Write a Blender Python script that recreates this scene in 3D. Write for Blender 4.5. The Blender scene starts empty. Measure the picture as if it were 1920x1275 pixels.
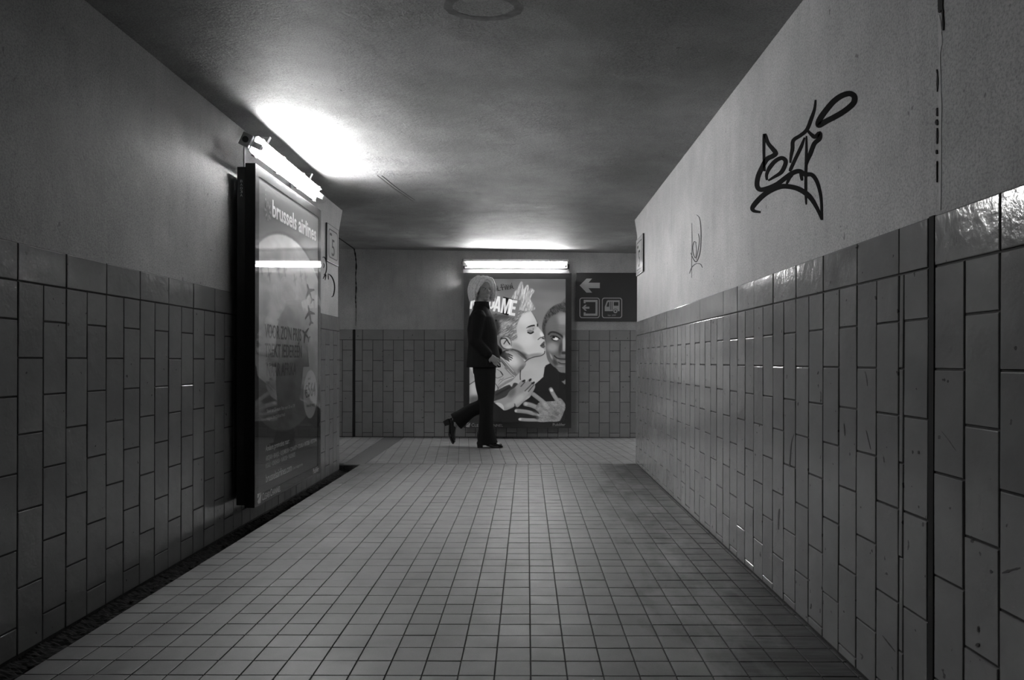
import bpy, bmesh, math, random
import numpy as np
from mathutils import Vector, Matrix, Euler

random.seed(7)
RNG = np.random.RandomState(11)
D = bpy.data
SC = bpy.context.scene
COL = SC.collection
R = math.radians

# ------------------------------------------------------------------ camera, world, exposure
EYE = 0.87            # lens height above the floor
F = 1380.0            # focal length in pixels of a 1920 wide frame
cam_data = D.cameras.new('camera')
cam_data.sensor_width = 36.0
cam_data.lens = F / 1920 * 36
cam_data.shift_x = -28 / 1920
cam_data.shift_y = 39.5 / 1920
cam_data.clip_start = 0.02
cam = D.objects.new('camera', cam_data)
COL.objects.link(cam)
cam.location = (0, 0, EYE)
cam.rotation_euler = (Matrix.Rotation(R(90), 3, 'X') @ Matrix.Rotation(R(0.15), 3, 'Z')).to_euler()
SC.camera = cam

world = D.worlds.new('world')
SC.world = world
world.use_nodes = True
world.node_tree.nodes['Background'].inputs[0].default_value = (1, 1, 1, 1)
world.node_tree.nodes['Background'].inputs[1].default_value = 0.006
SC.view_settings.view_transform = 'Standard'
SC.view_settings.look = 'None'
SC.view_settings.gamma = 1
SC.view_settings.use_curve_mapping = False
SC.view_settings.exposure = 2.4

TUBE_POSTER_LEFT = 78.0     # emission of the tube over the poster on the left wall
TUBE_POSTER_BACK = 36.0
FILL_BEHIND = 2.0           # unseen lamp added behind the camera to fill the near end
TUBE_SIDE = 110.0            # lamp of the crossing passage, to the right

# ------------------------------------------------------------------ materials
def new_mat(name):
    m = D.materials.new(name)
    m.use_nodes = True
    nt = m.node_tree
    for n in list(nt.nodes):
        nt.nodes.remove(n)
    out = nt.nodes.new('ShaderNodeOutputMaterial')
    return m, nt, out

class NT:
    def __init__(s, nt): s.nt = nt
    def n(s, typ, **kw):
        nd = s.nt.nodes.new(typ)
        for k, v in kw.items():
            if k.startswith('_'): nd.inputs[k[1:].replace('_', ' ')].default_value = v
            else: setattr(nd, k, v)
        return nd
    def l(s, a, b): s.nt.links.new(a, b)
    def pos(s, scale=(1, 1, 1)):
        g = s.n('ShaderNodeNewGeometry')
        m = s.n('ShaderNodeMapping'); m.inputs['Scale'].default_value = scale
        s.l(g.outputs['Position'], m.inputs['Vector'])
        return m.outputs[0]
    def noise(s, vec, scale, detail=4, rough=.55, dist=0):
        nd = s.n('ShaderNodeTexNoise')
        nd.inputs['Scale'].default_value = scale; nd.inputs['Detail'].default_value = detail
        nd.inputs['Roughness'].default_value = rough; nd.inputs['Distortion'].default_value = dist
        s.l(vec, nd.inputs['Vector'])
        return nd.outputs[0]
    def ramp(s, fac, stops):
        r = s.n('ShaderNodeMapRange')
        (a, va), (b, vb) = stops
        r.inputs['From Min'].default_value = a; r.inputs['From Max'].default_value = b
        r.inputs['To Min'].default_value = va; r.inputs['To Max'].default_value = vb
        s.l(fac, r.inputs['Value'])
        return r.outputs[0]
    def math(s, op, a, b=None, clamp=False):
        m = s.n('ShaderNodeMath', operation=op); m.use_clamp = clamp
        for i, v in enumerate((a, b)):
            if v is None: continue
            if isinstance(v, (int, float)): m.inputs[i].default_value = v
            else: s.l(v, m.inputs[i])
        return m.outputs[0]
    def bump(s, h, strength, dist, normal=None):
        b = s.n('ShaderNodeBump'); b.inputs['Strength'].default_value = strength; b.inputs['Distance'].default_value = dist
        s.l(h, b.inputs['Height'])
        if normal is not None: s.l(normal, b.inputs['Normal'])
        return b.outputs[0]

def plain(name, g, rough=.5, metal=0, spec=.5, var=.08, scale=20, bump=0.0):
    m, nt, out = new_mat(name); N = NT(nt)
    p = N.n('ShaderNodeBsdfPrincipled')
    v = N.noise(N.pos(), scale)
    val = N.ramp(v, ((.3, g * (1 - var)), (.7, g * (1 + var))))
    N.l(val, p.inputs['Base Color'])
    p.inputs['Roughness'].default_value = rough
    p.inputs['Metallic'].default_value = metal
    p.inputs['Specular IOR Level'].default_value = spec
    if bump: N.l(N.bump(v, bump, .002), p.inputs['Normal'])
    N.l(p.outputs[0], out.inputs[0])
    return m

def make_wall_tile(name='glazed_wall_tile', base=.235, rlo=.09, rhi=.17, wavy=.06):
    m, nt, out = new_mat(name); N = NT(nt)
    p = N.n('ShaderNodeBsdfPrincipled')
    P = N.pos()
    oi = N.n('ShaderNodeObjectInfo')
    tone = N.ramp(oi.outputs['Random'], ((0, .93), (1, 1.07)))
    mott = N.ramp(N.noise(P, 9, 5), ((.3, .93), (.7, 1.06)))
    grime = N.ramp(N.noise(N.pos((3, 3, 1.2)), 5, 6, .7), ((.62, 1.0), (.80, .62)))
    chips = N.ramp(N.noise(P, 38, 2, .4), ((.735, 1.0), (.76, .35)))
    v = N.math('MULTIPLY', tone, mott)
    v = N.math('MULTIPLY', v, chips)
    v = N.math('MULTIPLY', v, base)
    N.l(v, p.inputs['Base Color'])
    r = N.ramp(N.noise(P, 8, 2, .5), ((.3, rlo), (.75, rhi)))
    N.l(r, p.inputs['Roughness'])
    w = N.noise(P, 22, 2, .5, .4)
    fine = N.noise(P, 110, 2, .5)
    b = N.bump(w, wavy, .02)
    b = N.bump(fine, .16, .0016, b)
    N.l(b, p.inputs['Normal'])
    p.inputs['Specular IOR Level'].default_value = .5
    N.l(p.outputs[0], out.inputs[0])
    return m

def make_floor_tile():
    m, nt, out = new_mat('unglazed_floor_tile'); N = NT(nt)
    p = N.n('ShaderNodeBsdfPrincipled')
    P = N.pos()
    oi = N.n('ShaderNodeObjectInfo')
    tone = N.ramp(oi.outputs['Random'], ((0, .95), (1, 1.05)))
    grain = N.ramp(N.noise(P, 420, 3, .7), ((.25, .82), (.75, 1.2)))
    mott = N.ramp(N.noise(P, 3.2, 6, .62), ((.3, .85), (.7, 1.13)))
    v = N.math('MULTIPLY', N.math('MULTIPLY', tone, grain), mott)
    # a dirt band of its own along the right hand wall and painted shade along the gutter
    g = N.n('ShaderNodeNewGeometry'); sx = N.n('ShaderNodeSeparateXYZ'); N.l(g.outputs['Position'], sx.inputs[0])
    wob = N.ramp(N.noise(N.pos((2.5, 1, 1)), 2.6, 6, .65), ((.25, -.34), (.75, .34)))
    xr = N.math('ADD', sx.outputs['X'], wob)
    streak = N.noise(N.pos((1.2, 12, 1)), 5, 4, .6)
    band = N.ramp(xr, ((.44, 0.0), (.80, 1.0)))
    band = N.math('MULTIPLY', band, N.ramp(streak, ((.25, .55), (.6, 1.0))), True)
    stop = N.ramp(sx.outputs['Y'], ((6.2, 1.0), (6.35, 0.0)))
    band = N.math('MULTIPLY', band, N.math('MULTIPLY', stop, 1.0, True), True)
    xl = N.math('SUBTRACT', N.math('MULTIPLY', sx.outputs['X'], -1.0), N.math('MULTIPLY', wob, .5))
    shade_l = N.math('MULTIPLY', N.ramp(xl, ((.85, 0.0), (1.42, .75))), 1.0, True)  # light falloff on the left, darkened into the tile colour
    shade_l = N.math('MULTIPLY', shade_l, N.math('MULTIPLY', stop, 1.0, True), True)
    dirt = N.math('SUBTRACT', 1.0, N.math('MULTIPLY', N.math('ADD', band, shade_l, True), .74))  # right-hand dirt together with the painted shade on the left
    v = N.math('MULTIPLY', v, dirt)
    v = N.math('MULTIPLY', v, .185)
    p.inputs['Specular IOR Level'].default_value = .35
    N.l(v, p.inputs['Base Color'])
    N.l(N.ramp(N.noise(P, 10, 4), ((.3, .40), (.7, .52))), p.inputs['Roughness'])
    N.l(N.bump(N.noise(P, 320, 3, .6), .35, .0008), p.inputs['Normal'])
    N.l(p.outputs[0], out.inputs[0])
    return m

def make_plaster(name, base, bumpy=1.0, ceiling=False):
    m, nt, out = new_mat(name); N = NT(nt)
    p = N.n('ShaderNodeBsdfPrincipled')
    P = N.pos()
    a = N.ramp(N.noise(P, 2.2, 7, .65), ((.3, .80), (.7, 1.15)))
    b = N.ramp(N.noise(P, 150, 3, .75), ((.32, .62), (.58, 1.08)))
    strk = N.ramp(N.noise(N.pos((1, 1.8, 1) if ceiling else (1.6, 1.6, .9)), 4.0, 6, .65, .2), ((.3, .93), (.72, 1.05)))
    dots = N.ramp(N.noise(P, 26, 2, .5), ((.735, 1.0), (.77, .55)))
    v = N.math('MULTIPLY', N.math('MULTIPLY', a, b), N.math('MULTIPLY', strk, dots))
    if ceiling:
        st = N.n('ShaderNodeTexNoise'); st.inputs['Scale'].default_value = 1.1; st.inputs['Detail'].default_value = 5
        N.l(P, st.inputs['Vector'])
        v = N.math('MULTIPLY', v, N.ramp(st.outputs[0], ((.42, .82), (.6, 1.04))))
    else:
        sz = N.n('ShaderNodeSeparateXYZ'); g2 = N.n('ShaderNodeNewGeometry'); N.l(g2.outputs['Position'], sz.inputs[0])
        runs = N.ramp(N.noise(N.pos((7, 7, .5)), 3.0, 4, .6), ((.5, 1.0), (.75, .9)))
        v = N.math('MULTIPLY', v, runs)
    v = N.math('MULTIPLY', v, base)
    N.l(v, p.inputs['Base Color'])
    p.inputs['Roughness'].default_value = .62
    p.inputs['Specular IOR Level'].default_value = .3
    h1 = N.noise(P, 190, 4, .7)
    h2 = N.noise(N.pos((1, 1.3, 1)), 42, 7, .75, .3)
    h3 = N.noise(P, 2.4, 3, .5)
    nb = N.bump(h3, .30 * bumpy, .05)
    nb = N.bump(h2, .55 * bumpy, .0075, nb)
    nb = N.bump(h1, .42 * bumpy, .0022, nb)
    if ceiling:                                            # scuffed patches in the render coat
        sc = N.noise(P, 34, 5, .7, 1.2)
        mk = N.ramp(N.noise(P, 1.7, 3, .5), ((.50, 0.0), (.66, 1.0)))
        nb = N.bump(N.math('MULTIPLY', sc, mk), .9, .020, nb)
    N.l(nb, p.inputs['Normal'])
    N.l(p.outputs[0], out.inputs[0])
    return m

def make_glass(name='clear_glass', ior=1.52, rough=.012):
    m, nt, out = new_mat(name); N = NT(nt)
    t = N.n('ShaderNodeBsdfTransparent'); t.inputs[0].default_value = (.97, .97, .97, 1)
    g = N.n('ShaderNodeBsdfGlossy'); g.inputs['Roughness'].default_value = rough
    fr = N.n('ShaderNodeFresnel'); fr.inputs['IOR'].default_value = ior
    ge = N.n('ShaderNodeNewGeometry')
    fac = N.math('MULTIPLY', fr.outputs[0], N.math('SUBTRACT', 1.0, ge.outputs['Backfacing']))   # one reflecting skin: a thin sheet
    mx = N.n('ShaderNodeMixShader')
    N.l(fac, mx.inputs[0]); N.l(t.outputs[0], mx.inputs[1]); N.l(g.outputs[0], mx.inputs[2])
    N.l(mx.outputs[0], out.inputs[0])
    return m

def make_emit(name, s):
    m, nt, out = new_mat(name); N = NT(nt)
    e = N.n('ShaderNodeEmission'); e.inputs['Color'].default_value = (1, 1, 1, 1); e.inputs['Strength'].default_value = s
    N.l(e.outputs[0], out.inputs[0])
    return m

def make_print(name, rough=.5, glow=0.0):
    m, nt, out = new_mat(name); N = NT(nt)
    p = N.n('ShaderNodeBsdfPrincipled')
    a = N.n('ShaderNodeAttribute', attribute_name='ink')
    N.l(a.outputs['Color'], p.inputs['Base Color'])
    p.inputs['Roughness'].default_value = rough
    if glow:                          # ink also emits, added to lift the print's brightness
        N.l(a.outputs['Color'], p.inputs['Emission Color']); p.inputs['Emission Strength'].default_value = glow
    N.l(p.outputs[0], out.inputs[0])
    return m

M = {}
M['tile'] = make_wall_tile(base=.22)
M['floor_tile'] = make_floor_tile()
M['grout'] = plain('dark_grout', .028, .8, var=.3, scale=40, bump=.3)
M['floor_grout'] = plain('floor_grout', .05, .8, var=.3, scale=60, bump=.3)
M['plaster'] = make_plaster('painted_wall_plaster', .43, .45)
M['ceiling'] = make_plaster('painted_ceiling_render', .33, 1.9, True)
M['asphalt'] = plain('dark_strip_filler', .075, .75, var=.35, scale=160, bump=.6)
M['gravel'] = plain('gutter_dirt', .014, .95, var=.7, scale=45, bump=.9)
M['black'] = plain('black_case_metal', .012, .42, spec=.35)
M['frame'] = plain('dark_frame_enamel', .010, .6, spec=.2)
M['frame_back'] = plain('dark_frame_enamel_back', .05, .35, spec=.4)
M['housing'] = plain('white_lamp_enamel', .62, .35)
M['grey_metal'] = plain('galvanised_steel', .38, .38, metal=.6)
M['dark_plastic'] = plain('dark_plastic', .03, .4)
M['glass'] = make_glass()
M['cover'] = make_glass('clear_lamp_cover', 1.3, .1)
M['ink'] = plain('black_marker_ink', .020, .8, spec=0)
M['ink_thin'] = plain('faded_marker_ink', .085, .8, spec=0)
M['crack'] = plain('open_joint', .012, .9)
M['bead'] = plain('joint_filler', .46, .7, scale=60, bump=.5)
M['white_text'] = plain('white_print', .55, .5)
M['grey_text'] = plain('grey_print', .42, .5)
M['dark_text'] = plain('dark_print', .015, .5)
M['sign_dark'] = plain('dark_sign_enamel', .030, .32, spec=.5, var=.03)
M['sign_grey'] = plain('grey_sign_foil', .36, .45, var=.03)
M['sign_white'] = plain('white_enamel', .60, .10, var=.03)
M['print'] = make_print('printed_paper')
def glow_text(name, g):
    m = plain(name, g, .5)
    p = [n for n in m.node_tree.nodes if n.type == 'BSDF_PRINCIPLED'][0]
    p.inputs['Emission Color'].default_value = (g, g, g, 1); p.inputs['Emission Strength'].default_value = .14  # emission added so the lettering keeps up with the glowing print
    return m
M['white_glow'] = glow_text('glowing_white_print', .80); M['grey_glow'] = glow_text('glowing_grey_print', .22)
M['print_glow'] = make_print('glowing_printed_film', glow=.14)
M['skin'] = plain('skin', .24, .5, scale=60)
M['coat'] = plain('black_wool', .010, .9, spec=.15, scale=200, bump=.4)
M['trousers'] = plain('black_cloth', .008, .85, spec=.15, scale=200, bump=.3)
M['shoe'] = plain('black_leather', .012, .22)
M['hair'] = plain('pale_blond_hair', .66, .42, var=.3, scale=90, bump=.6)
M['eye'] = plain('eye_white', .5, .15)
M['iris'] = plain('iris', .03, .15)

# ------------------------------------------------------------------ helpers
def obj(name, me, mat=None, parent=None, kind=None, label=None):
    o = D.objects.new(name, me)
    COL.objects.link(o)
    if mat is not None and me is not None and not me.materials: me.materials.append(mat)
    if parent is not None: o.parent = parent
    if kind: o['kind'] = kind
    if label: o['label'] = label
    return o

def each(name, bm, mat=None, parent=None, smooth=False, label=None):
    """every loose piece in bm becomes an object of its own"""
    bm.verts.ensure_lookup_table(); bm.verts.index_update()
    seen = [-1] * len(bm.verts); n = 0
    for v in bm.verts:
        if seen[v.index] >= 0: continue
        st = [v]; seen[v.index] = n
        while st:
            q = st.pop()
            for e in q.link_edges:
                w = e.other_vert(q)
                if seen[w.index] < 0: seen[w.index] = n; st.append(w)
        n += 1
    out = []
    for k in range(n):
        b2 = bmesh.new(); mp = {}
        for v in bm.verts:
            if seen[v.index] == k: mp[v.index] = b2.verts.new(v.co)
        for f in bm.faces:
            if seen[f.verts[0].index] == k: b2.faces.new([mp[v.index] for v in f.verts])
        out.append(obj(name, mesh(name, b2, smooth), mat, parent, label=label))
    bm.free()
    return out

def thing(name, label, cat, loc=(0, 0, 0), rot=(0, 0, 0), group=None):
    o = D.objects.new(name, None); COL.objects.link(o)
    o.location = loc; o.rotation_euler = rot
    o['label'] = label; o['category'] = cat
    if group: o['group'] = group
    return o

def mesh(name, bm, smooth=False):
    me = D.meshes.new(name)
    bmesh.ops.recalc_face_normals(bm, faces=bm.faces)
    bm.to_mesh(me); bm.free()
    if smooth:
        for p in me.polygons: p.use_smooth = True
    return me

def add_box(bm, a, b, rot=None, bevel=0):
    a = Vector(a); b = Vector(b)
    r = bmesh.ops.create_cube(bm, size=1)
    vs = r['verts']
    mt = Matrix.Translation((a + b) / 2) @ Matrix.Diagonal((*(b - a), 1))
    bmesh.ops.transform(bm, matrix=mt, verts=vs)
    if rot is not None: bmesh.ops.transform(bm, matrix=rot, verts=vs)
    if bevel:
        es = list({e for v in vs for e in v.link_edges})
        bmesh.ops.bevel(bm, geom=es, offset=bevel, segments=2, affect='EDGES', profile=.5)
    return vs

def box(name, a, b, mat, parent=None, bevel=0, **kw):
    bm = bmesh.new(); add_box(bm, a, b, bevel=bevel)
    return obj(name, mesh(name, bm), mat, parent, **kw)

def add_cyl(bm, p0, p1, r, seg=16, r2=None, caps=True):
    p0 = Vector(p0); p1 = Vector(p1); d = p1 - p0
    res = bmesh.ops.create_cone(bm, cap_ends=caps, segments=seg, radius1=r, radius2=r if r2 is None else r2, depth=d.length)
    q = Vector((0, 0, 1)).rotation_difference(d.normalized())
    bmesh.ops.transform(bm, matrix=Matrix.Translation((p0 + p1) / 2) @ q.to_matrix().to_4x4(), verts=res['verts'])

def add_prism(bm, pts, o, u, v, n, t):
    """polygon pts (2d) on plane o + a*u + b*v, thickness t along n"""
    o, u, v, n = Vector(o), Vector(u), Vector(v), Vector(n)
    lo = [bm.verts.new(o + u * a + v * b) for a, b in pts]
    hi = [bm.verts.new(o + u * a + v * b + n * t) for a, b in pts]
    k = len(pts)
    fs = [bm.faces.new(hi), bm.faces.new(lo[::-1])]
    for i in range(k): bm.faces.new((lo[i], lo[(i + 1) % k], hi[(i + 1) % k], hi[i]))
    big = [f for f in fs if len(f.verts) > 4]
    for f in big: f.normal_update()
    if big: bmesh.ops.triangulate(bm, faces=big, ngon_method='EAR_CLIP')

def add_ring(bm, outer, inner, o, u, v, n, t):
    o, u, v, n = Vector(o), Vector(u), Vector(v), Vector(n)
    k = len(outer)
    L = [[bm.verts.new(o + u * a + v * b + n * h) for a, b in ps] for h in (0, t) for ps in (outer, inner)]
    for i in range(k):
        j = (i + 1) % k
        bm.faces.new((L[0][i], L[0][j], L[1][j], L[1][i]))
        bm.faces.new((L[2][i], L[2][j], L[3][j], L[3][i]))
        bm.faces.new((L[0][i], L[0][j], L[2][j], L[2][i]))
        bm.faces.new((L[1][i], L[1][j], L[3][j], L[3][i]))

def rrect(x0, y0, x1, y1, r, k=6):
    pts = []
    for cx, cy, a0 in ((x1 - r, y1 - r, 0), (x0 + r, y1 - r, 90), (x0 + r, y0 + r, 180), (x1 - r, y0 + r, 270)):
        for i in range(k + 1):
            a = R(a0 + 90 * i / k); pts.append((cx + r * math.cos(a), cy + r * math.sin(a)))
    return pts

def catmull(pts, n=5, closed=False):
    P = [np.array(p, float) for p in pts]; k = len(P); out = []
    rng = range(k) if closed else range(k - 1)
    for i in rng:
        p0 = P[(i - 1) % k] if closed or i > 0 else P[i]
        p1 = P[i]; p2 = P[(i + 1) % k]
        p3 = P[(i + 2) % k] if closed or i + 2 < k else P[i + 1]
        for j in range(n):
            t = j / n
            out.append(.5 * ((2 * p1) + (p2 - p0) * t + (2 * p0 - 5 * p1 + 4 * p2 - p3) * t * t + (3 * p1 - p0 - 3 * p2 + p3) * t ** 3))
    if not closed: out.append(P[-1])
    return out

def add_ribbon(bm, pts, width, put, t, taper=True, closed=False, jitter=0):
    """a flat stroke through 2d points, put(a, b, h) places it on its wall"""
    P = catmull(pts, 5, closed); k = len(P)
    L = []; 
    for i, p in enumerate(P):
        a = P[(i - 1) % k] if closed or i > 0 else P[i]
        b = P[(i + 1) % k] if closed or i < k - 1 else P[i]
        d = b - a; d = d / (np.linalg.norm(d) + 1e-9); nn = np.array((-d[1], d[0]))
        w = width if not isinstance(width, (list, tuple)) else np.interp(i / max(1, k - 1), np.linspace(0, 1, len(width)), width)
        if taper and not closed: w *= .35 + .65 * min(1, 4 * min(i, k - 1 - i) / k + .1)
        if jitter: w *= 1 + random.uniform(-jitter, jitter)
        L.append([bm.verts.new(put(*(p + s * nn * w / 2), h)) for s in (-1, 1) for h in (0, t)])
    for i in range(k if closed else k - 1):
        A = L[i]; B = L[(i + 1) % k]
        for x, y in ((0, 1), (1, 3), (3, 2), (2, 0)):
            bm.faces.new((A[x], A[y], B[y], B[x]))
    if not closed:
        bm.faces.new((L[0][0], L[0][1], L[0][3], L[0][2])); bm.faces.new((L[-1][0], L[-1][1], L[-1][3], L[-1][2]))

_cap = None
def text_mesh(body, bold=0.0, extrude=.0):
    cu = D.curves.new('lettering_curve', 'FONT'); cu.body = body; cu.size = 1; cu.offset = bold; cu.extrude = extrude
    cu.resolution_u = 3
    o = D.objects.new('lettering_source', cu); COL.objects.link(o)
    dg = bpy.context.evaluated_depsgraph_get()
    me = D.meshes.new_from_object(o.evaluated_get(dg))
    D.objects.remove(o); D.curves.remove(cu)
    return me

def lettering(name, body, o, u, v, n, width, cap, mat, parent, bold=0.0, slant=0.0, t=.0002, label=None):
    """text whose lower left corner stands at o; width metres along u, capital height cap along v"""
    global _cap
    if _cap is None:
        hm = text_mesh('H'); _cap = max(q.co.y for q in hm.vertices)
    me = text_mesh(body, bold, .5)
    o, u, v, n = Vector(o), Vector(u), Vector(v), Vector(n)
    xs = [q.co.x for q in me.vertices]; x0, x1 = min(xs), max(xs)
    sx = width / (x1 - x0); sy = cap / _cap
    for q in me.vertices:
        a = (q.co.x - x0) * sx + slant * q.co.y * sy; b = q.co.y * sy
        q.co = o + u * a + v * b + n * ((q.co.z + .5) * t)
    me.materials.clear()
    return obj(name, me, mat, parent, label=label)

# ------------------------------------------------------------------ the setting
XR, XL, YB = 0.933, -1.553, 8.38      # glazed faces of the side walls and of the back wall
PROUD = 0.006                         # how far the tiles stand out of the plaster
W2 = 0.2361                           # length of one border tile with its joint
YF = 6.22                             # where the passage floor meets the crossing passage
def ceil_z(x): return 2.104 + (0.933 - x) * .0125

# floor slab
bm = bmesh.new()
add_box(bm, (-1.394, -5, -.14), (XR + .02, YF, -.004))
add_box(bm, (-5.2, YF, -.14), (5.2, YB + .02, -.004))
floor = obj('floor', mesh('floor', bm), M['floor_grout'], kind='structure')

box('gutter_end', (-5.2, YF - .08, -.14), (-1.394, YF, -.004), M['gravel'], floor)
# gutter along the left wall: a bed of dirt and crumbs
bm = bmesh.new()
nx, ny = 16, 1100
gv = [[None] * (ny + 1) for _ in range(nx + 1)]
for i in range(nx + 1):
    for j in range(ny + 1):
        x = -1.56 + (.166) * i / nx; y = -1 + (YF - .075 + 1) * j / ny
        z = -.060 + random.uniform(-.003, .004) + .018 * max(0, 1 - i / 5)
        gv[i][j] = bm.verts.new((x, y, z + .003 * math.sin(y * 41) * math.sin(x * 77 + y * 9)))
for i in range(nx):
    for j in range(ny):
        bm.faces.new((gv[i][j], gv[i + 1][j], gv[i + 1][j + 1], gv[i][j + 1]))
obj('gutter_dirt', mesh('gutter_dirt', bm), M['gravel'], floor, kind='stuff', label='dark crumbly dirt lying in the open gutter')
bm = bmesh.new()
for k in range(46):
    y = random.uniform(2.0, 6.0); x = random.uniform(-1.53, -1.41); s = random.uniform(.004, .013)
    r = bmesh.ops.create_icosphere(bm, subdivisions=1, radius=s)
    for q in r['verts']: q.co = Vector((x + q.co.x * random.uniform(.7, 1.3), y + q.co.y * random.uniform(.7, 1.4), -.052 + q.co.z * .7))
obj('gutter_crumbs', mesh('gutter_crumbs', bm), M['gravel'], floor, kind='stuff')

# ceiling (a slab with a slight cross fall)
bm = bmesh.new()
add_prism(bm, [(-5.2, ceil_z(-5.2)), (5.2, ceil_z(5.2)), (5.2, 2.45), (-5.2, 2.45)], (0, -5, 0), (1, 0, 0), (0, 0, 1), (0, 1, 0), YB + 5.3)
ceiling = obj('ceiling', mesh('ceiling', bm), M['ceiling'], kind='structure')

def side_wall(name, x_face, x_far, y_end, y_top, z_h, right):
    bm = bmesh.new()
    pts = [(-5, -.14), (y_end, -.14), (y_end, z_h), (y_top, ceil_z(x_face) + .03), (-5, ceil_z(x_face) + .03)]
    add_prism(bm, pts, (x_face, 0, 0), (0, 1, 0), (0, 0, 1), (1 if right else -1, 0, 0), abs(x_far - x_face))
    return obj(name, mesh(name, bm), M['plaster'], kind='structure')
wall_right = side_wall('wall_right', XR + PROUD, 5.2, 6.285, 6.455, 1.937, True)
wall_left = side_wall('wall_left', XL - PROUD, -5.2, 6.07, 6.225, 1.91, False)
wall_back = box('wall_back', (-5.2, YB + PROUD, -.14), (5.2, YB + .3, 2.3), M['plaster'], kind='structure')
wall_front = box('wall_front', (XL - .1, -5.2, -.14), (XR + .1, -5, 2.3), M['plaster'], kind='structure')
box('wall_crossing_right', (5.2, 6.2, -.14), (5.4, YB + .3, 2.3), M['plaster'], kind='structure')
box('wall_crossing_left', (-5.4, 6.0, -.14), (-5.2, YB + .3, 2.3), M['plaster'], kind='structure')

# ------------------------------------------------------------------ tiles
_tile = {}
def tile_mesh(w, h, t=.011, c=.0022, mat=None):
    key = (round(w, 4), round(h, 4), t, mat.name)
    if key in _tile: return _tile[key]
    bm = bmesh.new()
    def rect(ins, y): return [bm.verts.new((sx * (w / 2 - ins), -y, sz * (h / 2 - ins))) for sx, sz in ((-1, -1), (1, -1), (1, 1), (-1, 1))]
    a = rect(0, 0); b = rect(0, t - c * .7); m_ = rect(c * .35, t - c * .22); f = rect(c, t)
    for p, q in ((a, b), (b, m_), (m_, f)):
        for i in range(4): bm.faces.new((p[i], p[(i + 1) % 4], q[(i + 1) % 4], q[i]))
    bm.faces.new(f)
    me = mesh('tile', bm)
    me.materials.append(mat)
    _tile[key] = me
    return me

def wall_tiles(wall, frame, columns, borders, z_top, z_bot, mod=.2352, bord=.118, g=.0052, single=lambda s0, s1: True, name='wall_tile', far_stuff='wall_tiles'):
    """frame(s, z) -> world matrix of a tile centred there whose -Y looks out of the wall.
    columns: (s0, s1, 'A' or 'B'); A starts with a full tile under the border, B with a half one"""
    loose = []
    for s0, s1 in borders:
        loose.append((s0, s1, z_top - bord, z_top))
    for s0, s1, typ in columns:
        z = z_top - bord
        cuts = [z]
        if typ == 'B': cuts.append(z - mod / 2)
        while cuts[-1] > z_bot + 1e-4: cuts.append(max(z_bot, cuts[-1] - mod))
        if len(cuts) > 2 and cuts[-2] - cuts[-1] < .012: cuts.pop(-2)
        for hi, lo in zip(cuts[:-1], cuts[1:]): loose.append((s0, s1, lo, hi))
    rest = bmesh.new(); nr = 0
    for s0, s1, lo, hi in loose:
        w = s1 - s0 - g; h = hi - lo - g
        if w < .004 or h < .004: continue
        me = tile_mesh(w, h, mat=M['tile'])
        mt = frame((s0 + s1) / 2, (lo + hi) / 2) @ Matrix.Translation((0, random.uniform(-.0007, .0007), 0)) @ \
             Matrix.Rotation(random.gauss(0, .0035), 4, 'X') @ Matrix.Rotation(random.gauss(0, .0045), 4, 'Z')
        if single(s0, s1):
            o = obj(name, me, None, wall); o.matrix_world = mt
        else:
            b2 = bmesh.new(); b2.from_mesh(me); b2.transform(mt)
            tmp = D.meshes.new('tmp'); b2.to_mesh(tmp); b2.free(); rest.from_mesh(tmp); D.meshes.remove(tmp); nr += 1
    if nr: obj(far_stuff, mesh(far_stuff, rest), M['tile'], wall, kind='stuff')
    else: rest.free()

def frame_right(y, z): return Matrix.Translation((XR + PROUD + .004, y, z)) @ Matrix.Rotation(R(-90), 4, 'Z')
def frame_left(y, z): return Matrix.Translation((XL - PROUD - .004, y, z)) @ Matrix.Rotation(R(90), 4, 'Z')
def frame_back(x, z): return Matrix.Translation((x, YB + PROUD + .004, z))
# grout beds behind the tiles
ZTR, ZTL, ZTB = 1.207, 1.229, 1.225
box('grout_bed', (XR + .0035, -4.9, -.01), (XR + PROUD + .002, 6.29, ZTR - .001), M['grout'], wall_right)
box('grout_bed', (XL - PROUD - .002, -4.9, -.13), (XL - .0035, 6.09, ZTL - .001), M['grout'], wall_left)
box('grout_bed', (-5.1, YB + .0035, -.01), (5.1, YB + PROUD + .002, ZTB - .001), M['grout'], wall_back)

# right wall: border joints and columns counted from the joint between two border tiles
cols, bords = [], []
y = 1.8452
while y < 6.25:
    e = min(y + W2, 6.30)
    bords.append((y, e))
    cols.append((y, min(y + W2 / 2, e), 'B'))
    if e > y + W2 / 2: cols.append((y + W2 / 2, e, 'A'))
    y += W2
cols += [(1.822, 1.8452, 'A'), (1.7103, 1.822, 'B')]
bords += [(1.7103, 1.8452)]
y = 1.6855; k = 0
while y > -1.0:
    cols.append((y - W2 / 2 + .002, y, 'AB'[k % 2])); 
    if k % 2 == 0: bords.append((y - W2 + .003, y))
    y -= W2 / 2 - .001; k += 1
wall_tiles(wall_right, frame_right, cols, bords, ZTR, .002, single=lambda a, b: b > 1.2)
box('expansion_joint', (XR - .001, 1.6875, .0), (XR + .005, 1.7085, ZTR), M['crack'], wall_right, label='wide dark joint cut through the tiles')

cols, bords = [], []
y = 2.4805 - W2 * 14
while y < 6.1:
    e = min(y + W2, 6.10)
    bords.append((y, e))
    cols.append((y, min(y + W2 / 2, e), 'A'))
    if e > y + W2 / 2 + .01: cols.append((y + W2 / 2, e, 'B'))
    y += W2
wall_tiles(wall_left, frame_left, cols, bords, ZTL, -.034, single=lambda a, b: b > 2.1)

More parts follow.
